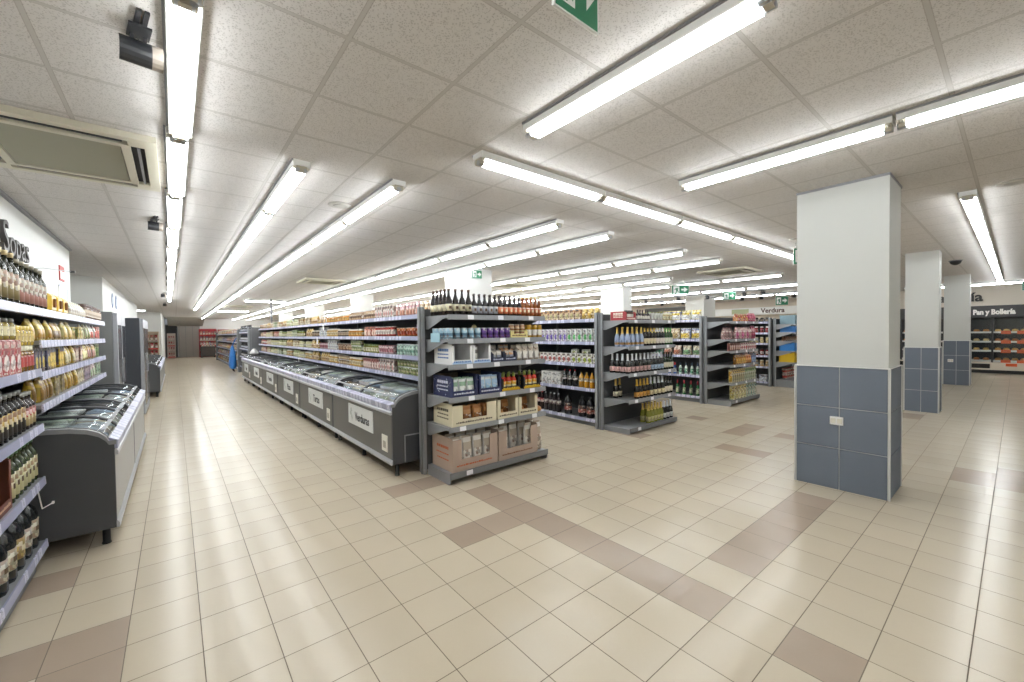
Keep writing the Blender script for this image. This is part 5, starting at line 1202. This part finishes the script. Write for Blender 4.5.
for z in BZ:
    for a, b in ((-3.15, -2.05), (-2.0, -.87), (-.82, .3), (.35, 1.45)):
        s = o_('shelf', MB().box(BXF+.03, BXB-.03, a, b, z-.03, z, M('#b9b4ac', .4)))
        obj('price_rail', MB().box(BXF+.015, BXF+.03, a, b, z-.05, z+.01, M('#d5d2cc', .4)), s)
        if a in (-2.0,) : 
            for yy in (-1.15, -1.5): obj('orange_card', MB().box(BXF+.008, BXF+.014, yy-.11, yy+.11, z-.08, z+.03, M('#d0521f', .5)), s)
o_('glass_door', MB().box(BXF+.002, BXF+.006, -2.0, -.87, .40, 1.92, GLASS)); o_('glass_door', MB().box(BXF+.002, BXF+.006, -.82, .3, .40, 1.92, GLASS))
o_('label_card', MB().box(BXF-.034, BXF-.03, -1.4, -1.15, .26, .36, M('#d0521f', .5)))
BR = ['#b5763a', '#c98f4a', '#a8622c', '#d0a860', '#c9b078']
BN = ['brown', 'golden', 'dark', 'pale', 'cream']
def loaf(c, l, w, h):
    m_ = M(BR[c], .6); m2 = M(BR[(c+3) % 5], .6); prof = []
    mb = MB(); n = 7; vs = []
    mb.loft([(l*.42, w*.42, 0, m_), (l*.5, w*.5, h*.3, m_), (l*.47, w*.46, h*.62, m_), (l*.34, w*.3, h*.92, m2), (l*.1, w*.1, h, m2)], 10, .8)
    return [(mb.mesh('loaf'), None)]
for k, z in enumerate(BZ):
    for j, (a, b, nn) in enumerate(((-1.92, -.97, 6), (-.70, .2, 5), (1.3, 1.42, 1))):
        c = (k+j*2) % 5
        row(loaf(c, .15, .2, .09), 'bread_loaf', 'bread', f'{BN[c]} loaf', f'{("lowest", "second", "third", "top")[k]} shelf, {("bay beyond the divider", "bay beside the pillar", "narrow end bay")[j]} of bread cabinet', [(BXF+.16, y, z+.001) for y in xs(a, b, nn)[::-1]], RX)
t = thing('wall_lettering', 'dark wall letters above the bread cabinet, mostly hidden by the pillar', 'sign', (XR, -.70, 2.70))
text('lettering', 'Panadería', .46, M('#3f3b39', .5), (-.03, .1, 0), (R(90), 0, R(-90)), t, .025, 'RIGHT', 1.0, .012)
# produce area sign board
t = thing('produce_sign', 'long white produce sign board with brown lettering beyond the sweets display', 'sign', (20.3, 0, 0))
obj('fascia_board', MB().box(0, .1, 4.3, 9.6, 2.34, 2.70, WHITE), t)
obj('side_picture', MB().box(-.004, 0, 7.0, 7.8, 2.4, 2.64, M('#a8b08a', .5)), t)
text('lettering', 'Verdura', .30, M('#5a4038', .5), (-.006, 5.95, 2.52), (R(90), 0, R(-90)), t, .004, 'CENTER', 1.0, .008)
for y in (4.6, 6.9, 9.3): obj('support', MB().box(.04, .1, y-.04, y+.04, 0, 2.34, GREY), t)
o = obj('menu_board', MB().box(XR-.04, XR-.002, 10.3, 13.2, 2.5, 3.0, M('#6a6a68', .6))); tag(o, 'long dark grey board high on the wall beyond the white pillars', 'board')
obj('board_frame', MB().box(XR-.05, XR-.04, 10.3, 13.2, 2.96, 3.0, STEELL).box(XR-.05, XR-.04, 10.3, 13.2, 2.5, 2.54, STEELL), o)
print('COUNTS', COUNT, len(bpy.data.objects))
